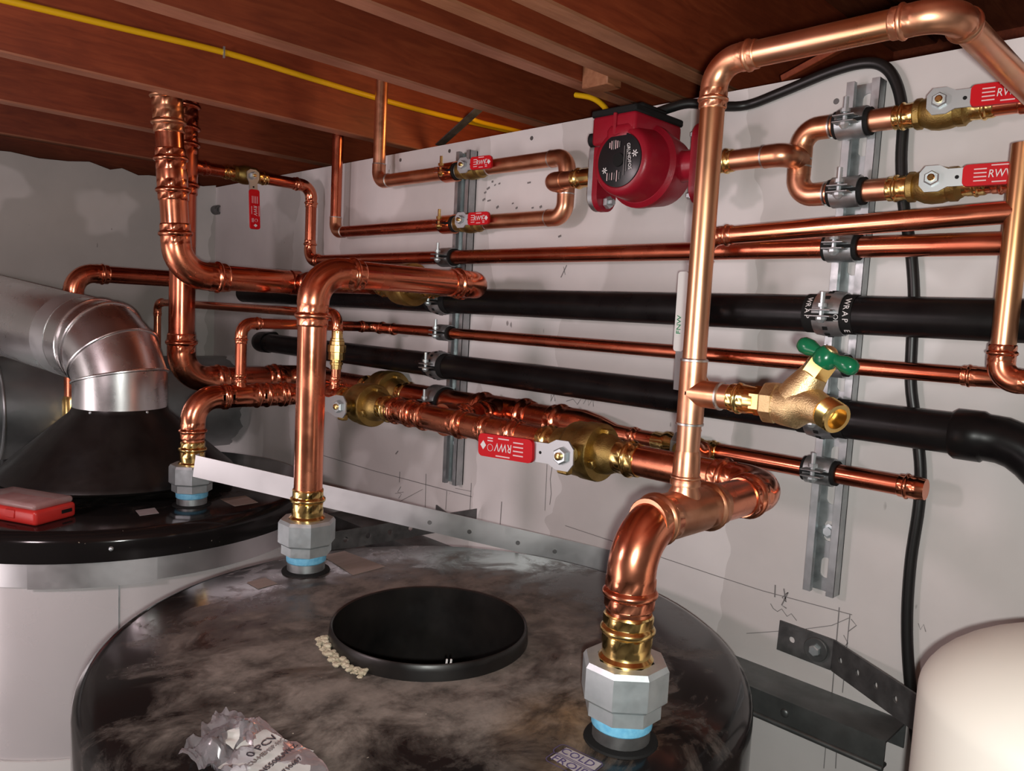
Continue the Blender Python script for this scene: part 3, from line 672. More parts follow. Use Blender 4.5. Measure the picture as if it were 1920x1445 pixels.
def big_valve(c, ax, sd, hd, label, r=RP, handle=True, Lg=.098, L0=.05, group=None):
    c, ax, sd = Vector(c), Vector(ax).normalized(), Vector(sd).normalized(); t = thing('ball_valve', label, 'ball valve', c, group)
    prof = [(-.058, r * 1.05), (-.056, r * 1.2), (-.046, r * 1.2), (-.044, r * 1.32), (-.036, r * 1.34), (-.030, r * 1.62), (-.026, r * 1.82), (-.020, r * 1.90), (-.002, r * 1.92), (.0, r * 1.99), (.022, r * 1.99), (.0245, r * 1.93), (.0255, r * 1.40), (.034, r * 1.38), (.042, r * 1.30), (.046, r * 1.2), (.058, r * 1.05)]
    b = obj('body', lathe(c, ax, prof, 40), BRASS_CAST, t, sharp=40)
    for k in range(3):
        u, w_ = perp(ax); e = u * cos(k * pi / 1.5 + .4) + w_ * sin(k * pi / 1.5 + .4); obj('body_lug', box(c + ax * .029 + e * r * 1.45, (.010, .012, .009), ax, e.cross(ax), .0015, 1), BRASS_CAST, b)
    for s in (-1, 1):
        e0 = c + ax * s * (.050 + SOCK * r + .006); p, rr, h = socket(e0, -ax * s, r); obj('press_end', sweep(p + [c + ax * s * .042], rr + [r * 1.1], 28, h + [0]), BRASS, t)
    if handle:
        obj('stem', lathe(c + sd * r * 1.7, sd, [(0, .012), (.012, .012), (.013, .0085), (.030, .0085)], 16), BRASS_CAST, t)
        piv = c + sd * (r * 1.7 + .030)
        obj('stop_tab', box(piv - sd * .006 - V(0, 0, .02), (.02, .012, .012), ax, sd, .002, 1), BRASS_CAST, t)
        lever(t, piv, sd, hd, L0, Lg, .033, flip=1)
    return t
big_valve((-.682, FY, FZ), X1, V(.13, -.99, 0), V(-1, -.12, -.03), 'large brass ball valve with red lever pointing left beside the hose-bib riser')
big_valve((-1.232, FY, FZ), X1, V(.13, -.99, 0), V(-1, -.12, 0), 'large brass ball valve whose lever hides behind the tall copper riser', L0=.070, Lg=.025)
big_valve((-1.37, BY, BZ), X1, V(0, -.1, -1), V(-1, 0, 0), 'large brass ball valve on the back header nearest the wall', r=.0235, handle=False)
big_valve((-1.205, .905, HZ), X1, -Z1, X1, 'brass ball valve half hidden under the horizontal end of the tall riser', handle=False)

def small_valve(c, ax, sd, hd, label, r=.0132, L0=.034, Lg=.066, wd=.023, solder=False, print_=True, group=None, flip=1, off=.012):
    c, ax, sd, hd = Vector(c), Vector(ax).normalized(), Vector(sd).normalized(), Vector(hd).normalized()
    t = thing('ball_valve', label, 'ball valve', c, group)
    q = r * (1.0 if not solder else .9)
    obj('body', lathe(c, ax, [(-.030, q * 1.15), (-.028, q * 1.35), (-.022, q * 1.35), (-.021, q * 1.2), (-.018, q * 1.3), (-.012, q * 1.52), (-.004, q * 1.62), (.008, q * 1.58), (.014, q * 1.45), (.016, q * 1.5), (.024, q * 1.5), (.026, q * 1.3), (.030, q * 1.15)], 12 if not solder else 24), BRASS_CAST, t, sharp=30)
    for s in (-1, 1):
        if solder: obj('solder_end', lathe(c + ax * s * .026, ax * s, [(0, r * 1.12), (.014, r * 1.12), (.016, r * 1.02)], 24), BRASS_CAST, t); obj('solder_ring', solder_ring(c + ax * s * .042, ax, r), SOLDER, t)
        else:
            p, rr, h = socket(c + ax * s * (.028 + SOCK * r + .004), -ax * s, r); obj('press_end', sweep(p + [c + ax * s * .024], rr + [r * 1.15], 24, h + [0]), BRASS, t)
    obj('stem', lathe(c + sd * r * 1.3, sd, [(0, .008), (.008, .008), (.009, .006), (.014 + off, .006)], 12), BRASS_CAST, t)
    lever(t, c + sd * (r * 1.3 + .010 + off), sd, hd, L0, Lg, wd, print_, flip=flip)
    return t
small_valve((-.310, WY, .2585), X1, V(.2, -.97, 0), V(1, .2, .02), 'upper right brass ball valve with red lever', r=.0132, off=.016)
small_valve((-.310, WY, .174), X1, V(.2, -.97, 0), V(1, .2, .02), 'lower right brass ball valve with red lever', r=.0132, off=.016)
small_valve((-1.125, WY, .270), X1, V(.25, -.96, .02), V(1, .24, .03), 'upper left ball valve with short red lever on the left strut', solder=True, L0=.024, Lg=.046, off=.006, r=.0135)
small_valve((-1.125, WY, .1695), X1, V(.25, -.96, .02), V(1, .24, .03), 'lower left ball valve with short red lever on the left strut', solder=True, L0=.024, Lg=.046, off=.006, r=.0135)
small_valve((-1.72, .82, .285), Y1, V(1, 0, -.1), V(.05, 0.02, -1), 'brass ball valve under the joists with red lever hanging straight down', r=.0132, Lg=.088, L0=.036, off=.010)

# ================================================================== HOSE-BIB RISER
t = thing('hose_bib_riser', 'brownish vertical copper riser in front of the wall, bending right under the joists', 'copper pipe', (-.404, .650, FZ))
RX, RY = -.404, .650
run(t, [(RX, RY, FZ + .04), (RX, RY, .243), (-.205, RY, .243), (-.205, D - .001, .243)], .0115, COPPER_AGED, fmat=COPPER_DULL, kb=2.1)
te = obj('tee', solder_tee((RX, RY, -.067), Z1, X1, .0118, 2.6, 2.6), COPPER_DULL, t)
for zz in (-.067 - .031, -.067 + .031): obj('solder_ring', solder_ring((RX, RY, zz), Z1, .0121), SOLDER, te)
obj('solder_ring', solder_ring((RX + .031, RY, -.067), X1, .0121), SOLDER, te)
obj('lower_coupling', lathe((RX, RY, FZ + .028), Z1, [(0, .0150), (.004, .0150), (.006, .0135), (.03, .0128), (.034, .0118)], 24), COPPER_DULL, t)
# hose bib
def hb(px, py, y=RY): return aty(px, py, y)
bz = -.067
t = thing('hose_bib', 'brass hose bib with green tee handle on the copper riser', 'faucet', (-.35, RY, bz))
obj('copper_stub', cyl((-.378, RY, bz), (-.345, RY, bz), .0118), COPPER_DULL, t)
p, rr, h = socket((-.362, RY, bz), X1, .0118)
obj('press_adapter', sweep(p + [V(-.335, RY, bz)], rr + [.0125], 24, h + [0]), BRASS, t)
obj('adapter_hex', lathe((-.338, RY, bz), X1, [(0, .0135), (.012, .0135)], 6), BRASS, t, sharp=20)
obj('inlet_hex', lathe((-.327, RY, bz), X1, [(0, .0175), (.002, .019), (.012, .019), (.014, .0165)], 8), BRONZE, t, sharp=20)
bc, oe = hb(1505, 752), hb(1556, 768)
body = sweep([V(-.316, RY, bz), V(-.308, RY, bz - .001), V(-.300, RY, bz - .002), bc + V(0, -.001, -.002), bc + (oe - bc) * .5 + V(0, -.005, 0), oe + V(0, -.010, -.001)], [.0172, .0180, .0188, .0182, .0150, .0125], 28)
n0, n1 = hb(1492, 748), hb(1527, 700)
neck = sweep([n0, n0 + (n1 - n0) * .35, n0 + (n1 - n0) * .75, n1], [.0175, .0165, .0138, .0122], 28)
obj('body', join(body, neck), BRONZE, t)
od = (oe + V(0, -.012, -.004) - bc).normalized()
ol = obj('outlet', lathe(oe + V(0, -.008, -.001) - od * .004, od, [(0, .0118), (.003, .0118)] + sum([[(.004 + i * .0026, .0135), (.0053 + i * .0026, .0122)] for i in range(5)], []) + [(.0175, .0135), (.019, .0125), (.019, .0092), (.005, .009)], 24, False), BRASS, t, sharp=25)
nd = (n1 - n0).normalized()
obj('bonnet', lathe(n1, nd, [(-.002, .012), (.0, .0125), (.014, .0125), (.015, .0085), (.019, .0085)], 6), BRASS, t, sharp=20)
obj('packing_ring', lathe(n1 + nd * .0155, nd, [(0, .0088), (.003, .0088)], 16), WHITEP, t)
hcn = hb(1550, 670); h1_, h2_ = hb(1505, 645, RY - .002), hb(1600, 690, RY - .006); hd_ = (h2_ - h1_).normalized()
obj('stem', cyl(n1 + nd * .016, hcn + nd * .004, .004, 12), BRASS, t)
hl = (h2_ - h1_).length / 2 + .004; mid = (h1_ + h2_) / 2
gh = obj('handle', join(sweep([mid - hd_ * hl, mid - hd_ * (hl - .0015), mid - hd_ * (hl - .005), mid - hd_ * (hl - .012), mid - hd_ * .010, mid, mid + hd_ * .010, mid + hd_ * (hl - .012), mid + hd_ * (hl - .005), mid + hd_ * (hl - .0015), mid + hd_ * hl], [.002, .0052, .0072, .0074, .0050, .0054, .0050, .0074, .0072, .0052, .002], 16), lathe(mid - nd * .009, nd, [(0, .0085), (.003, .0105), (.010, .0105), (.015, .0075)], 20)), GREEN, t)
obj('handle_screw', lathe(mid + nd * .005, nd, [(0, .0055), (.002, .0055), (.0035, .003)], 12), BRONZE, gh)

# ================================================================== RIGHT-HAND RUNS
VY = .94
t = thing('front_right_run', 'copper pipe angling from behind the hose-bib riser to the right edge', 'copper pipe', (-.56, VY, .128))
run(t, [(-.578, BY - .03, BZ), (-.578, VY - .005, BZ), (-.578, VY - .005, .118), (-.21, VY - .005, .1315)], .0118, COPPER, kb=2.0)
t = thing('right_drop', 'brownish vertical copper drop at the right edge ending in a low elbow', 'copper pipe', (-.212, VY, -.04))
run(t, [(-.212, VY - .005, .20), (-.212, VY - .005, -.043), (.05, VY - .005, -.043)], .0120, COPPER_AGED, fmat=COPPER, kb=1.5)
t = thing('ball_valve', 'brass valve with white printed lever standing behind the hose-bib riser', 'ball valve', (-.578, VY - .005, -.09))
obj('body', lathe((-.578, VY - .005, -.125), Z1, [(0, .013), (.004, .0165), (.018, .0165), (.02, .0145), (.03, .021), (.045, .021), (.055, .0145), (.057, .0165), (.072, .0165), (.076, .013)], 12), BRASS, t, sharp=25)
obj('stem', cyl((-.578, VY - .02, -.08), (-.568, .885, -.078), .006, 12), BRASS_CAST, t)
sdv = V(-.25, -.97, 0).normalized(); pv = V(-.570, .885, -.078)
lv = obj('lever', prism([(-.012, -.008), (-.012, .008), (.045, .009), (.045, -.009)], pv, Z1, sdv.cross(Z1), .003), LEVER, t, smooth=False)
gr = obj('grip', prism(rrect(.040, .145, -.0095, .0095, .004), pv + sdv * .001, Z1, sdv.cross(Z1), .006), WHITEP, t, sharp=50)
text('FNW', .011, pv + Z1 * .075 + sdv * .0075 - X1 * .001, Z1, sdv.cross(Z1), PRINT_G, gr)

# ================================================================== PUMP LOOPS
PY, PZ = .950, .2205
LR = .0135
t = thing('left_pump_loop', 'soldered copper loop joining two ceiling pipes left of the red pump', 'copper pipe', (-.887, WY, PZ))
run(t, [(-1.437, WY, .56), (-1.437, WY, .2725), (-1.168, WY, .2705)], LR, COPPER_DULL, 'solder')
run(t, [(-1.607, WY, .56), (-1.607, WY, .170), (-1.168, WY, .1695)], LR * .93, COPPER_SHADED, 'solder')
run(t, [(-1.082, WY, .2695), (-.887, WY, .268), (-.887, WY, PZ)], LR, COPPER_DULL, 'solder')
run(t, [(-1.082, WY, .1690), (-.887, WY, .168), (-.887, WY, PZ)], LR, COPPER_DULL, 'solder')
obj('tee', solder_tee((-.887, WY, PZ), Z1, -Y1, LR, 1.6, 1.7), COPPER_DULL, t)
e = obj('elbow', solder_elbow((-.887, PY, PZ), -Y1, X1, LR, 1.1), COPPER_DULL, t)
obj('pipe', cyl((-.862, PY, PZ), (-.80, PY, PZ), LR), COPPER_DULL, t)
p, rr, h = socket((-.835, PY, PZ), X1, LR); obj('brass_adapter', sweep(p + [V(-.795, PY, PZ)], rr + [LR * 1.1], 24, h + [0]), BRASS, t)
t = thing('right_pump_loop', 'soldered copper loop splitting to two valves right of the red pump', 'copper pipe', (-.478, WY, PZ))
obj('pipe', cyl((-.60, PY, PZ), (-.500, PY, PZ), LR), COPPER_DULL, t)
obj('brass_adapter', sweep(*(lambda s: (s[0] + [V(-.592, PY, PZ)], s[1] + [LR * 1.12], 24, s[2] + [0]))(socket((-.552, PY, PZ), -X1, LR))), BRASS, t)
e = obj('elbow', solder_elbow((-.478, PY, PZ), X1, Y1, LR, 1.1), COPPER_DULL, t)
obj('solder_ring', solder_ring((-.508, PY, PZ), X1, LR), SOLDER, e)
obj('tee', solder_tee((-.478, WY, PZ), Z1, -Y1, LR, 1.6, 1.7), COPPER_DULL, t)
run(t, [(-.478, WY, PZ), (-.478, WY, .2585), (-.345, WY, .2585)], LR, COPPER_DULL, 'solder')
run(t, [(-.478, WY, PZ), (-.478, WY, .174), (-.345, WY, .174)], LR, COPPER_DULL, 'solder')
obj('pipe', cyl((-.275, WY, .2585), (.2, WY, .2585), .0132), COPPER, t)
obj('pipe', cyl((-.275, WY, .174), (-.215, WY, .174), .0132), COPPER, t)
obj('coupling', coupling((-.213, WY, .2585), X1, .0132, 1.6), COPPER, t)
obj('elbow', press_elbow((-.212, WY, .174), X1, -Y1, .0125, 1.6), COPPER, t)

# ================================================================== CIRCULATOR PUMP
px_ = -.682
t = thing('circulator_pump', 'red cast circulator pump with black round name plate', 'pump', (px_, PY, PZ))
fy = .868                                    # motor face
obj('volute', join(lathe((px_, PY + .032, PZ), -Y1, [(0, .030), (.006, .050), (.040, .056), (.052, .056), (.054, .050)], 40),
    sweep([V(-.765, PY, PZ), V(-.74, PY, PZ), V(-.71, PY, PZ), V(-.655, PY, PZ), V(-.63, PY, PZ), V(-.607, PY, PZ)], [.021, .022, .030, .030, .022, .021], 28)), REDCAST, t)
obj('motor_flange', lathe((px_, .930, PZ), -Y1, [(0, .056), (.002, .059), (.010, .059), (.016, .053)], 40), REDCAST, t)
mh = obj('motor_housing', lathe((px_, .925, PZ), -Y1, [(0, .054), (.012, .052), (.030, .050), (.046, .0485), (.052, .0465), (.056, .043), (.057, .0385), (.0555, .0375)], 48), REDCAST, t, sharp=50)
for s, fx in ((-1, -.772), (1, -.600)):
    fp = obj('flange', prism([(a * 1.0, b) for a, b in rrect(-.024, .024, -.056, .056, .0235, 6)], (fx - .005, PY, PZ), Y1, Z1, .010), REDCAST, t, sharp=50)
    obj('steel_flange', prism(rrect(-.023, .023, -.055, .055, .0225, 6), (fx + s * .0055 - (.009 if s < 0 else 0), PY, PZ), Y1, Z1, .009), GALV, t, sharp=50)
    for zz in (-.042, .042):
        bo = obj('flange_bolt', lathe((fx - s * .020, PY, PZ + zz), X1 * s, [(0, .005), (.006, .005), (.007, .0095), (.014, .0095), (.015, .005), (.046, .005)], 6), ZINC, fp, sharp=20)
obj('pipe_sealant', lathe((-.592, PY, PZ), X1, [(-.004, .017), (0, .0185), (.006, .0178), (.010, .0150)], 20), TAPE, t)
bx0, bx1, by0, by1 = -.737, -.660, fy + .002, .985
tb = obj('terminal_box', join(box(((bx0 + bx1) / 2, (by0 + by1) / 2, PZ + .046), (bx1 - bx0, by1 - by0, .042), bev=.006, seg=2), box(((bx0 + bx1) / 2 + .012, by0 + .02, PZ + .038), (.05, .045, .03), bev=.01)), REDCAST, t, sharp=50)
obj('box_lid', join(box(((bx0 + bx1) / 2, (by0 + by1) / 2, PZ + .0695), (bx1 - bx0 + .002, by1 - by0 + .002, .010), bev=.002, seg=1), box(((bx0 + bx1) / 2 + .012, (by0 + by1) / 2 - .01, PZ + .0765), (.05, .06, .008), bev=.003, seg=1)), RUBBER, tb)
obj('highlight_ridge', rod((px_ - .012, by0 - .001, PZ + .035), (px_ - .012, by0 - .001, PZ + .066), .003, 8), REDCAST, tb)  # shiny edge highlight of the box, shaped as a thin red ridge
obj('cable_gland', lathe((bx0 + .004, by0 + .012, PZ + .036), V(-1, -.2, 0), [(0, .010), (.012, .010), (.014, .007)], 10), RUBBER, tb)
npc = V(px_, .8683, PZ)
npl = obj('name_plate', lathe(npc + V(0, .0016, 0), -Y1, [(0, .0372), (.002, .0372), (.0024, .0365)], 48), LABELBLK, t)
ny = .8658
tilt = radians(-82); tx = V(cos(tilt), 0, sin(tilt)); ty = V(-sin(tilt), 0, cos(tilt)); ty = (-Y1).cross(tx)
text('GRUNDFOS', .0075, V(px_ + .0185, ny, PZ + .003), tx, ty, PRINT_W, npl, wmax=.036)
lg = V(px_ + .0280, ny, PZ + .006)
for aa in (0, 1, 2):
    dv = (tx * cos(aa * pi / 3 + .4) + ty * sin(aa * pi / 3 + .4)); obj('logo_stroke', box(lg, (.010, .0014, .0004), dv, dv.cross(Y1)), PRINT_W, npl, smooth=False)
for k in range(6):
    obj('fine_print', box(V(px_ - .016 + k * .0034, ny, PZ + .021), (.0012, .0004, random.uniform(.007, .013))), PENCIL if k % 3 == 2 else PRINTBAR, npl, smooth=False)
    obj('fine_print', box(V(px_ - .018 + k * .0042, ny, PZ - .022), (.0011, .0004, random.uniform(.008, .016))), PENCIL if k % 2 else PRINTBAR, npl, smooth=False)
for k in range(2): obj('fine_print', box(V(px_ + .010 + k * .004, ny, PZ - .002), (.0009, .0004, .04 - k * .01)), PENCIL, npl, smooth=False)
for aa in range(3):
    dv = V(cos(aa * pi / 3), 0, sin(aa * pi / 3)); obj('star_mark', box(V(px_ - .023, ny, PZ - .013), (.009, .0012, .0004), dv, dv.cross(Y1)), PRINT_W, npl, smooth=False)
obj('centre_screw', lathe((px_, ny + .001, PZ), -Y1, [(0, .0095), (.002, .009), (.0022, .004)], 24), RUBBER, npl)

# ================================================================== BLACK DRAIN PIPES
AY, AR = .980, .0240
t = thing('black_pipe', 'upper black plastic drain pipe along the wall with lettered wrap', 'drain pipe', (-2.0, AY, .02))
obj('pipe', cyl((-2.05, AY, .019), (.9, AY, .021), AR, 32), ABS, t)
t = thing('black_pipe', 'lower black plastic drain pipe turning down at the right edge', 'drain pipe', (-1.95, AY, -.11))
obj('pipe', cyl((-1.93, AY, -.1085), (-.235, AY, -.1105), AR, 32), ABS, t)
obj('wall_elbow', sweep([V(-1.90, AY, -.1085), V(-1.925, AY, -.1085), V(-1.945, AY + .003, -.1085), V(-1.958, AY + .015, -.1085), V(-1.962, AY + .035, -.1085), V(-1.962, D, -.1085)], [.0265, .0275, .0275, .0275, .0275, .0275], 28), ABS, t)
obj('bend', sweep([V(-.262, AY, -.1105), V(-.258, AY, -.1105), V(-.232, AY, -.1105), V(-.228, AY, -.1105), V(-.212, AY, -.1115), V(-.196, AY, -.1165), V(-.180, AY, -.127), V(-.15, AY, -.155), V(-.05, AY, -.25)], [.026, .0288, .0288, .0262, .0262, .0262, .0262, .0262, .0262], 32), ABS, t)

# ================================================================== STRUT CHANNELS, CLAMPS, CORD
SF = D - .0215            # strut face
def strut(x, z0, z1, label):
    t = thing('strut_channel', label, 'strut channel', (x, D, z0)); L = z1 - z0; W = .041; th = .0022
    hs = [.032 + .0508 * i for i in range(int((L - .03) / .0508) + 1)]
    back = holed((x, D - .0004, z0), Z1, X1, L, W, -th, hs, .0070, .0072)
    parts = [back]
    for s in (-1, 1):
        parts.append(box((x + s * (W / 2 - th / 2), D - .0107, z0 + L / 2), (th, .021, L)))
        parts.append(box((x + s * (W / 2 - .0048), SF + .0011, z0 + L / 2), (.0096, th, L)))
        parts.append(box((x + s * (W / 2 - .0096 + .001), SF + .0045, z0 + L / 2), (th, .007, L)))
    obj('channel', join(*parts), GALV, t, smooth=False)
    for i in (1, len(hs) - 3):
        b = obj('anchor_bolt', lathe((x, D - .003, z0 + hs[i]), -Y1, [(0, .010), (.0015, .010), (.002, .0062), (.006, .0062)], 6), ZINC, t, sharp=20)
    return t
strut(-1.180, -.352, .314, 'left perforated steel strut behind the short red levers')
strut(-.412, -.352, .316, 'right perforated steel strut behind the green-handled hose bib')
def clamp(x, y, z, r, label, kind='cushion', mat=GALV, wd=.034):
    t = thing('pipe_clamp', label, 'pipe clamp', (x, y, z)); c = V(x, y, z)
    if kind == 'wrap':
        obj('lettered_wrap', ring(c, X1, r, .062, .0008, 32), RUBBER, t)
        rb = r + .0016
        for s in (-1, 1):
            vv, ff = [], []
            for i in range(13):
                a = radians(100 + s * (10 + 150 * i / 12)) + (pi / 2 if True else 0)
                e = V(0, cos(a), sin(a))
                for dx in (-wd / 2, -wd / 6, wd / 6, wd / 2): vv.append(c + V(dx, 0, 0) + e * (rb + (.0016 if abs(dx) < wd / 4 else 0)))
                if i:
                    for j in range(3): ff.append(((i - 1) * 4 + j, (i - 1) * 4 + j + 1, i * 4 + j + 1, i * 4 + j))
            n = len(vv); v2 = [p + (p - V(p.x, y, z)).normalized() * .0014 for p in vv]
            bd = [(i * 4, (i + 1) * 4) for i in range(12)] + [(i * 4 + 3, (i + 1) * 4 + 3) for i in range(12)]
            f2 = ff + [tuple(i + n for i in q[::-1]) for q in ff] + [(a, b, b + n, a + n) for a, b in bd]
            hf = obj('clamp_half', (vv + v2, f2), mat, t, sharp=60)
            for k in range(5):
                a = radians(100 + s * (30 + 24 * k)) + pi / 2; e = V(0, cos(a), sin(a))
                obj('slot', box(c + e * (rb + .0032), (.006, .005, .0012), X1, X1.cross(e)), RUBBER, hf, smooth=False)
    else:
        obj('cushion', ring(c, X1, r, wd + .010, .0035, 28), RUBBER if kind == 'cushion' else mat, t)
        rb = r + .0036
        for s in (-1, 1):
            vv, ff = [], []
            for i in range(15):
                a = pi + s * radians(7 + 158 * i / 14); e = V(0, cos(a), sin(a))
                for dx in (-wd / 2, wd / 2): vv.append(c + V(dx, 0, 0) + e * rb)
                if i: ff.append((2 * i - 2, 2 * i - 1, 2 * i + 1, 2 * i))
            n = len(vv); v2 = [p + (p - V(p.x, y, z)).normalized() * .002 for p in vv]
            f2 = ff + [tuple(i + n for i in q[::-1]) for q in ff] + [(2 * i, 2 * i + 2, 2 * i + 2 + n, 2 * i + n) for i in range(14)] + [(2 * i + 1, 2 * i + 3, 2 * i + 3 + n, 2 * i + 1 + n) for i in range(14)] + [(0, 1, 1 + n, n)]
            obj('clamp_half', (vv + v2, f2), mat, t, sharp=60)
    ex = rb
    for s in (-1, 1): obj('ear', box(c + V(0, -ex - .008, s * .0038), (wd * .8, .019, .0022), bev=.0008, seg=1), mat, t)
    bo = obj('bolt', lathe(c + V(0, -ex - .010, -.012), Z1, [(0, .003), (.004, .0065), (.007, .0065), (.008, .003), (.019, .003), (.0195, .0058), (.024, .0058), (.0245, .003), (.038, .003)], 8), ZINC if mat is not COPPER else BRASS, t, sharp=20)
    return t
LX, RXs = -1.190, -.412
clamp(LX, WY, .2705, .0135, 'copper-plated clamp at the upper left red lever valve', mat=COPPER)
clamp(LX, WY, .1695, .0128, 'copper-plated clamp at the lower left red lever valve', mat=COPPER)
clamp(LX, WY, .105, .0132, 'cushioned clamp on the left strut holding the long upper copper pipe')
clamp(LX, AY, .0195, AR, 'slotted clamp on the left strut around the upper black pipe', 'wrap')
clamp(LX, WY, -.044, .0105, 'cushioned clamp on the left strut holding the thin copper pipe')
clamp(LX, AY, -.1095, AR, 'slotted clamp on the left strut around the lower black pipe', 'wrap')
clamp(LX, BY, BZ, RM2, 'cushioned clamp on the left strut around the fat back header')
clamp(RXs, WY, .2585, .0135, 'cushioned clamp topmost on the right strut')
clamp(RXs, WY, .174, .0135, 'cushioned clamp second from the top on the right strut')
clamp(RXs, WY, .105, .0132, 'cushioned clamp on the right strut holding the long upper copper pipe')
cw = clamp(RXs, AY, .0205, AR, 'slotted clamp over lettered wrap on the upper black pipe at the right strut', 'wrap')
clamp(RXs, WY, -.044, .0105, 'cushioned clamp behind the green handle holding the thin copper pipe')
clamp(RXs, AY, -.1105, AR, 'slotted clamp behind the hose bib outlet around the lower black pipe', 'wrap')
clamp(RXs, BY, BZ, .0125, 'cushioned clamp lowest on the right strut beside the capped pipe end')
# lettering bent around the wrap
def wrap_text(body, x, a0, size, parent):
    for i, chx in enumerate(body):
        if chx == ' ': continue
        a = radians(a0) + i * size * .78 / AR; e = V(0, -cos(a), sin(-a) * 1.0); e = V(0, -cos(a), -sin(a)); tg = V(0, sin(a), -cos(a))
        text(chx, size, V(x, AY, .0205) + e * (AR + .0011), tg, e.cross(tg), PRINT_W, parent)
wrap_text('WRAP E', RXs + .0245, -38, .010, cw); wrap_text('COM', RXs + .013, -8, .009, cw); wrap_text('WRAP', RXs - .0235, -40, .009, cw)

cp = [(1225, 214), (1255, 203), (1292, 194), (1345, 199), (1400, 197), (1465, 173), (1560, 134), (1625, 118), (1662, 128), (1684, 165), (1693, 225), (1690, 300), (1694, 380), (1708, 470), (1714, 560), (1710, 640), (1708, 720), (1718, 800), (1726, 880), (1723, 950), (1708, 1050), (1701, 1150), (1703, 1240), (1712, 1330), (1725, 1450)]
ys = [.96, .965, .975, .995] + [D - .0085] * 30
tag(obj('power_cord', sweep(spline([aty(x, y, ys[i]) for i, (x, y) in enumerate(cp)], 5), .0070, 12), CORD, loc=aty(1701, 1150, D)), 'black power cord looping from the pump down the wall', 'cord')
# yellow cables under the floor
xa = -1.572 + .019 + .007
tag(obj('yellow_cable', sweep(spline([atx(-120, -30, xa), atx(0, -2, xa), atx(210, 48, xa), atx(420, 98, xa), atx(560, 140, xa), atx(700, 182, xa), atx(830, 217, xa), atx(960, 247, xa), atx(1100, 283, xa)], 5), .0062, 10), YELLOW, loc=atx(420, 98, xa)), 'yellow electrical cable stapled along the joist side', 'cable')
obj('cable_staple', box(atx(420, 98, xa + .006), (.004, .003, .022)), ZINC, [o for o in COL.objects if o.name == 'yellow_cable'][0])
tag(obj('yellow_cable', sweep(spline([atx(888, 213, xa + .02), atx(886, 222, xa + .03), atx(905, 230, xa + .03), atx(960, 243, xa + .03), atx(1010, 256, xa + .03)], 5), .0058, 10), YELLOW, loc=atx(905, 230, xa)), 'short yellow cable end hooked beside the dark metal strap', 'cable')
tag(obj('yellow_cable', sweep(spline([aty(1080, 178, 1.14), aty(1108, 183, 1.13), aty(1128, 195, 1.12), aty(1142, 214, 1.11), aty(1150, 240, 1.10)], 5), .0052, 10), YELLOW, loc=aty(1108, 183, 1.13)), 'short yellow cable dropping behind the wall beside the red pump', 'cable')
a, b = atx(828, 268, -1.50), atx(898, 205, -1.36)
tag(obj('hanger_strap', box((a + b) / 2, ((b - a).length * 1.15, .022, .003), b - a, Z1.cross(b - a)), STRAPD, loc=a), 'dark metal strap crossing the lit joist bay', 'strap')

# ================================================================== FLUE AND DUCT
t = thing('flue_pipe', 'shiny silver flue with jointed elbow rising left from the black draft hood', 'flue pipe', h0 + V(0, 0, .15))
fr_ = .0885
c0 = h0 + V(0, 0, .150); c1 = h0 + V(0, 0, .220)
endp = atx(0, 570, -2.1); tgt = atx(118, 602, -1.875)
fd = (endp - tgt).normalized()
hz = V(fd.x, fd.y, 0).normalized(); pit = math.asin(fd.z)
pts = [c1]; nseg = 3; Lg_ = .062; tot = pi / 2 - pit
dirs = [Z1 * cos(tot * (k + 1) / nseg) + hz * sin(tot * (k + 1) / nseg) for k in range(nseg)]
for k in range(2): pts.append(pts[-1] + dirs[k] * .045)
def gore(a, b, na, nb, r, name, mat=FLUE):
    """straight tube between two mitred planes"""
    a, b = Vector(a), Vector(b); d = (b - a).normalized(); u, ww = perp(d); S = 56; v, f = [], []
    for cpt, nn in ((a, na), (b, nb)):
        for k in range(S):
            e = u * cos(2 * pi * k / S) + ww * sin(2 * pi * k / S); q = cpt + e * r; q = q + d * ((cpt - q).dot(nn) / d.dot(nn)); v.append(q)
    for k in range(S): f.append((k, (k + 1) % S, S + (k + 1) % S, S + k))
    return v, f
def seam(c, nn, d, r, name='seam_bead'):
    u, ww = perp(d); S = 56; P = []
    for k in range(S + 1):
        e = u * cos(2 * pi * k / S) + ww * sin(2 * pi * k / S); q = c + e * (r + .001); P.append(q + d * ((c - q).dot(nn) / d.dot(nn)))
    return sweep(P, .0030, 8, caps=False)
ends = [c0] + pts + [pts[-1] + fd * 1.0]
ds = [(ends[i + 1] - ends[i]).normalized() for i in range(len(ends) - 1)]
ns = [Z1] + [(ds[i] + ds[i + 1]).normalized() for i in range(len(ds) - 1)] + [fd]
# stop the straight length at the left wall
k = (XL + .002 - ends[-2].x) / fd.x; ends[-1] = ends[-2] + fd * k; ns[-1] = X1
for i in range(len(ds)):
    last = i == len(ds) - 1
    g = obj('elbow_gore' if 0 < i < len(ds) - 1 else ('collar' if i == 0 else 'straight_length'), gore(ends[i], ends[i + 1], ns[i], ns[i + 1], fr_, ''), FLUE, t)
    if i: obj('seam_bead', seam(ends[i], ns[i], ds[i - 1], fr_), FLUE, g)
tp = ends[-2] + fd * .085
obj('foil_tape', ring(tp, fd, fr_ + .0003, .045, .0006, 56), STRAPM, t)
obj('swage_bead', torus(ends[-2] + fd * .02, fd, fr_ + .001, .003, 56, 8), FLUE, t)
for px, py in ((174, 782), (296, 770)): obj('screw', sphere(c0 + V(cos(-.95 if px < 200 else .25), sin(-.95 if px < 200 else .25), 0) * fr_ + V(0, 0, .006), .0035), ZINC, t)
t = thing('sheet_duct', 'dull grey round duct lying along the left wall behind the heaters', 'duct', (-2.22, .9, -.30))
du = []
S = 64; vv, ff = [], []
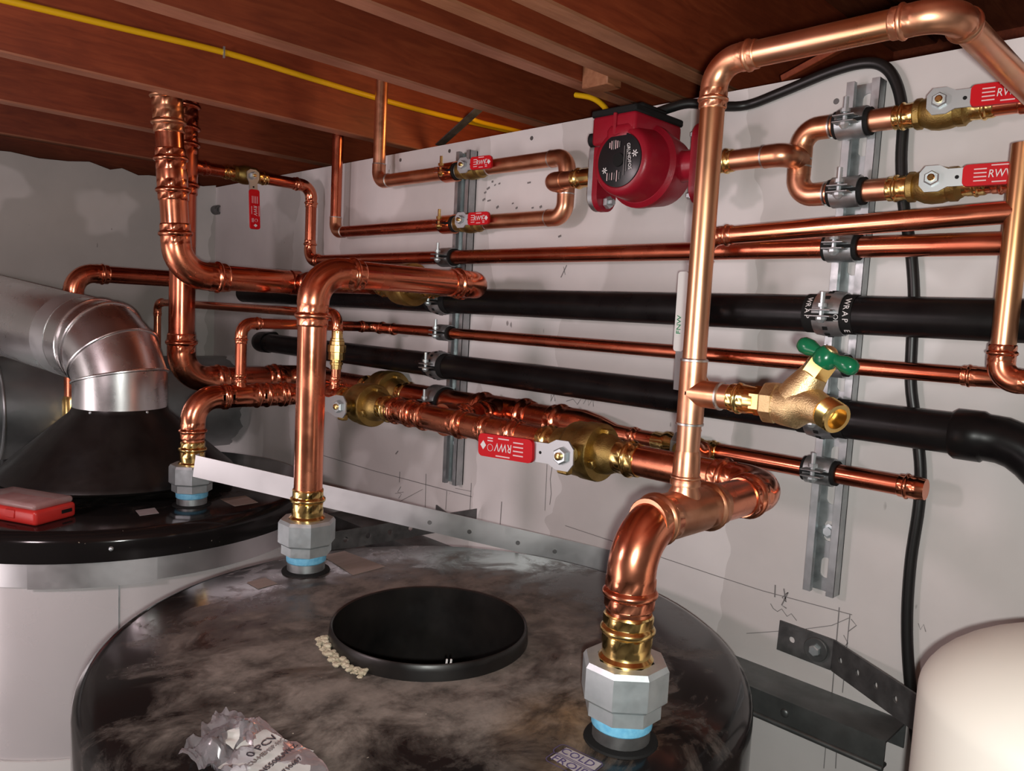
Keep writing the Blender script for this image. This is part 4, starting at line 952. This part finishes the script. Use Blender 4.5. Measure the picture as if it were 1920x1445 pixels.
for i, y in enumerate((-.3, .3, .7, 1.0)):
    for k in range(S):
        a = 2 * pi * k / S; yo = y + (.006 * sin(9 * a) + .004 * sin(23 * a) if i == 3 else 0); vv.append(V(-2.220 + .133 * cos(a), yo, -.300 + .133 * sin(a)))
    if i:
        for k in range(S): ff.append(((i - 1) * S + k, (i - 1) * S + (k + 1) % S, i * S + (k + 1) % S, i * S + k))
obj('duct_wall', (vv, ff), DUCTM, t)
obj('duct_seam', torus((-2.220, .42, -.300), Y1, .1335, .004, 64, 8), DUCTM, t)

# ================================================================== STRAPS AND BRACKETS NEAR THE TANKS
def band(pts, hgt, th, name, mat, parent, tilt=0):
    """flat metal strap standing on edge along a polyline"""
    P = [Vector(p) for p in pts]; v, f = [], []
    for i, p in enumerate(P):
        d = (P[min(i + 1, len(P) - 1)] - P[max(0, i - 1)]).normalized(); nn = d.cross(Z1).normalized(); up = nn.cross(d).normalized(); up = (up + nn * tilt).normalized()
        for s in (-1, 1):
            for q in (0, 1): v.append(p + up * s * hgt / 2 + nn * th * q)
        if i:
            a, b = (i - 1) * 4, i * 4
            for x, y in ((0, 1), (1, 3), (3, 2), (2, 0)): f.append((a + x, b + x, b + y, a + y))
    f += [(0, 1, 3, 2), tuple(len(v) - 4 + k for k in (0, 2, 3, 1))]
    return obj(name, (v, f), mat, parent, sharp=30)
t = thing('loose_strap', 'loose shiny galvanised strap stretched between the two heaters to the wall', 'strap', (-1.37, .56, -.31))
sp = [atz(362, 874, -.303), atz(378, 873, -.305), atz(540, 912, -.320), atz(620, 934, -.327), atz(800, 975, -.345), atz(900, 998, -.355)]
q1, q2 = aty(1000, 1018, .965), aty(1090, 1043, 1.005)
B0, B1 = atz(365, 873, -.303), aty(1095, 1041, 1.0)
band([B0 + (B1 - B0) * (k / 8) for k in range(9)] + [B1 + V(.06, .024, -.004)], .040, .0016, 'band', STRAPM, t)
f0 = atz(365, 873, -.303); band([f0 + V(0, .001, 0), f0 + V(-.012, .012, 0)], .040, .0016, 'folded_end', STRAPM, t)
for k in (.62, .72, .84, .93): obj('strap_hole', lathe(B0 + (B1 - B0) * k + V(.0008, -.0014, -.004), V(.62, -.78, 0), [(0, .004), (.0008, .004)], 8), STRAPD, t)
t = thing('perforated_strap', 'dark perforated strap between the heaters just behind the near lid', 'strap', (-1.11, .62, -.41))
a = atz(618, 1016, -.405); b = V(a.x + .02, D - .01, -.405); L_ = (b - a).length
obj('band', holed(a, b - a, Z1, L_, .034, .0016, [.03 + .045 * i for i in range(int((L_ - .04) / .045))], .005), STRAPD, t, smooth=False)
cb = aty(832, 957, D); t = thing('angle_clip', 'small black angle clip on the wall below the left strut', 'clip', cb)
obj('plate', prism([(-.022, .008), (.020, -.004), (.020, -.012), (-.022, -.012)], cb + V(0, -.001, 0), X1, Z1, .003), STRAPD, t, smooth=False)
obj('tab', box(cb + V(.01, -.013, -.009), (.03, .024, .003), bev=.0006, seg=1), STRAPD, t)
# long steel channel low on the wall
t = thing('steel_channel', 'dark steel channel fixed low along the wall behind the near heater', 'steel channel', (-.6, D, -.50))
cx0, cx1, cf, czt, czb = -1.55, -.294, .957, -.488, -.523
prof = [(0, 0), (D - cf, 0), (D - cf, czb - czt), (D - cf - .012, czb - czt), (D - cf - .012, czb - czt + .003), (D - cf - .003, czb - czt + .003), (D - cf - .003, -.003), (.003, -.003), (.003, czb - czt), (0, czb - czt)]
obj('channel', prism(prof, (cx0, D, czt), -Y1, Z1, -(cx1 - cx0)), CHAN, t, smooth=False)
obj('lip', rod((cx0, cf, czb), (cx1, cf, czb), .004, 10), CHAN, t)
for x in (-.42, -.75): obj('bolt', sphere((x, cf, -.505), .006, (1, .5, 1)), CHAN, t)
# perforated bracket bolted to the wall, bent out toward the white tank
t = thing('bent_bracket', 'black perforated bracket bolted to the wall, bent out toward the white tank', 'bracket', aty(1530, 1217, D))
A0, A1 = aty(1459, 1190, D - .003), aty(1560, 1228, D - .003); A2 = aty(1735, 1350, .93)
d1 = (A1 - A0).normalized(); nrm = -Y1; w1 = d1.cross(nrm).normalized()
wdt = .043
l1 = (A1 - A0).length; l2 = (A2 - A1).length; d2 = (A2 - A1).normalized(); w2 = (Z1 - d2 * Z1.dot(d2)).normalized(); w1 = (Z1 - d1 * Z1.dot(d1)).normalized()
obj('flat', holed(A0, d1, w1, l1, wdt, -.003, [.020, l1 - .02], .0045), STRAPD, t, smooth=False)
obj('arm', holed(A1, d2, w2, l2, wdt, -.003, [.018 + .036 * i for i in range(max(2, int(l2 / .036)))], .0042), STRAPD, t, smooth=False)
bp_ = aty(1530, 1217, D - .006)
wa = obj('washer', lathe(bp_, -Y1, [(0, .0165), (.002, .0165), (.003, .0155), (.003, .009)], 24), CHAN, t)
obj('bolt_head', lathe(bp_ + V(0, -.003, 0), -Y1, [(0, .0075), (.005, .0075), (.0065, .006)], 6), ZINC, wa, sharp=20)

# ================================================================== WHITE TANK
WC = V(-.068, .775, -Z0)
t = thing('expansion_tank', 'cream white pressure tank at the lower right corner', 'pressure tank', WC)
top = -.236; r = .142
pr_ = [(0, .11), (.05, .115), (.052, r)]
pr_ += [(Z0 + top - .075, r)]
for i in range(1, 11):
    a = pi / 2 * i / 10; pr_.append((Z0 + top - .075 + .045 * sin(a) + .03 * (1 - cos(a)), max(.002, r * (cos(a) ** .62 if a < pi / 2 - .01 else 0))))
obj('shell', lathe(WC, Z1, pr_, 72, False), WHITETANK, t, sharp=70)
obj('air_valve_cap', lathe(WC + V(0, 0, Z0 + top - .004), Z1, [(0, .014), (.015, .014), (.018, .011)], 16), RUBBER, t)
obj('base_foot', lathe(WC, Z1, [(0, .12), (.05, .12)], 48), BLACKP, t)

# ================================================================== LOOSE THINGS ON THE LIDS
# red case on the far lid
cpos = atz(62, 955, TZ); xd = (atz(130, 950, TZ) - atz(0, 975, TZ)).normalized(); xd = V(xd.x, xd.y, 0).normalized(); yd = Z1.cross(xd)
ra, rb_, rc, rd = atz(0, 985, TZ), atz(66, 988, TZ), atz(140, 968, TZ), atz(128, 946, TZ)
xd = (rc - rb_); xd.z = 0; xd.normalize(); yd = V(-xd.y, xd.x, 0)
wx = (rc - rb_).length + .004; wy = .15
cc = rb_ + xd * wx / 2 + yd * 0 - V(0, 0, 0)
# the box extends from its near right corner toward the left
yd2 = (ra - rb_); yd2.z = 0; yd2.normalize(); yd = yd2 - xd * yd2.dot(xd); yd.normalize()
ctr = rb_ + xd * wx / 2 + yd * wy / 2
t = thing('plastic_case', 'red plastic case with cloudy clear lid on the far heater', 'case', ctr)
obj('tray', box(ctr + V(0, 0, .013), (wx, wy, .026), xd, yd, .006, 3), REDBOX, t, sharp=50)
obj('clear_lid', box(ctr + V(0, 0, .031), (wx * .95, wy * .95, .012), xd, yd, .005, 2), CLEARLID, t, sharp=50)
obj('latch', box(ctr - yd * 0 - xd * (wx / 2) + V(0, 0, .016) + yd * -.02, (.004, .02, .014), xd, yd, .001, 1), REDBOX, t)
obj('latch_slot', box(ctr - yd * (wy / 2 + .0002) + V(0, 0, .014) + xd * .02, (.02, .002, .006), xd, yd), RUBBER, t)

# crumpled bag with paper label on the near lid
bc_ = atz(470, 1425, TZ)
def crumple(cn, z, nx, ny, amp, sc, seed, minz=.001):
    """cn: four pixel corners (tl, tr, br, bl) on the lid; returns a wrinkled sheet"""
    P = [atz(x, y, TZ) for x, y in cn]; v, f = [], []
    for j in range(ny + 1):
        for i in range(nx + 1):
            s, t_ = i / nx, j / ny; p = P[0] * (1 - s) * (1 - t_) + P[1] * s * (1 - t_) + P[2] * s * t_ + P[3] * (1 - s) * t_
            q = p * sc + V(seed, seed * 1.7, 0)
            hgt = abs(noise.noise(q)) * amp + abs(noise.noise(q * 2.3)) * amp * .5 + abs(noise.noise(q * 5)) * amp * .18
            ed = noise.noise(q * 3 + V(5, 5, 5)) * .004
            v.append(p + V(ed, ed, z + max(minz, hgt)))
    for j in range(ny):
        for i in range(nx): a = j * (nx + 1) + i; f.append((a, a + 1, a + nx + 2, a + nx + 1))
    return v, f
t = thing('plastic_bag', 'crumpled clear plastic bag with printed paper label on the dusty lid', 'plastic bag', bc_)
obj('film', crumple([(408, 1345), (470, 1358), (470, 1500), (330, 1440)], .002, 26, 26, .030, 26, 3.1), FILM, t, sharp=25)
obj('film_fold', crumple([(440, 1352), (500, 1372), (640, 1470), (440, 1520)], .001, 26, 26, .012, 22, 9.3), FILM, t, sharp=25)
pa = obj('paper_label', crumple([(488, 1381), (586, 1423), (560, 1520), (400, 1460)], .006, 20, 20, .010, 14, 1.3), PAPER, t, sharp=60)
obj('paper_scrap', crumple([(410, 1400), (445, 1392), (437, 1432), (420, 1424)], .012, 8, 8, .006, 20, 2.3), WHITEP, t, sharp=60)
a_, b_ = atz(470, 1418, TZ), atz(510, 1388, TZ)
xd = (b_ - a_); xd.z = 0; xd.normalize(); yd = Z1.cross(xd)
def onp(x, y, hgt=.021): return atz(x, y, TZ + hgt)
text('0 PCV', .011, onp(492, 1398), xd, yd, PRINT_K, pa, wmax=.034)
text('BN5500UVKZ', .007, onp(520, 1424), xd, yd, PRINT_K, pa, wmax=.048)
text('CU-HEMSP-HC', .006, onp(500, 1410), xd, yd, PENCIL, pa, wmax=.044)
text('710607', .006, onp(548, 1434), xd, yd, PRINT_K, pa, wmax=.022)

print('objects', len(bpy.data.objects), 'tris', sum(len(o.data.polygons) for o in bpy.data.objects if o.type == 'MESH'))
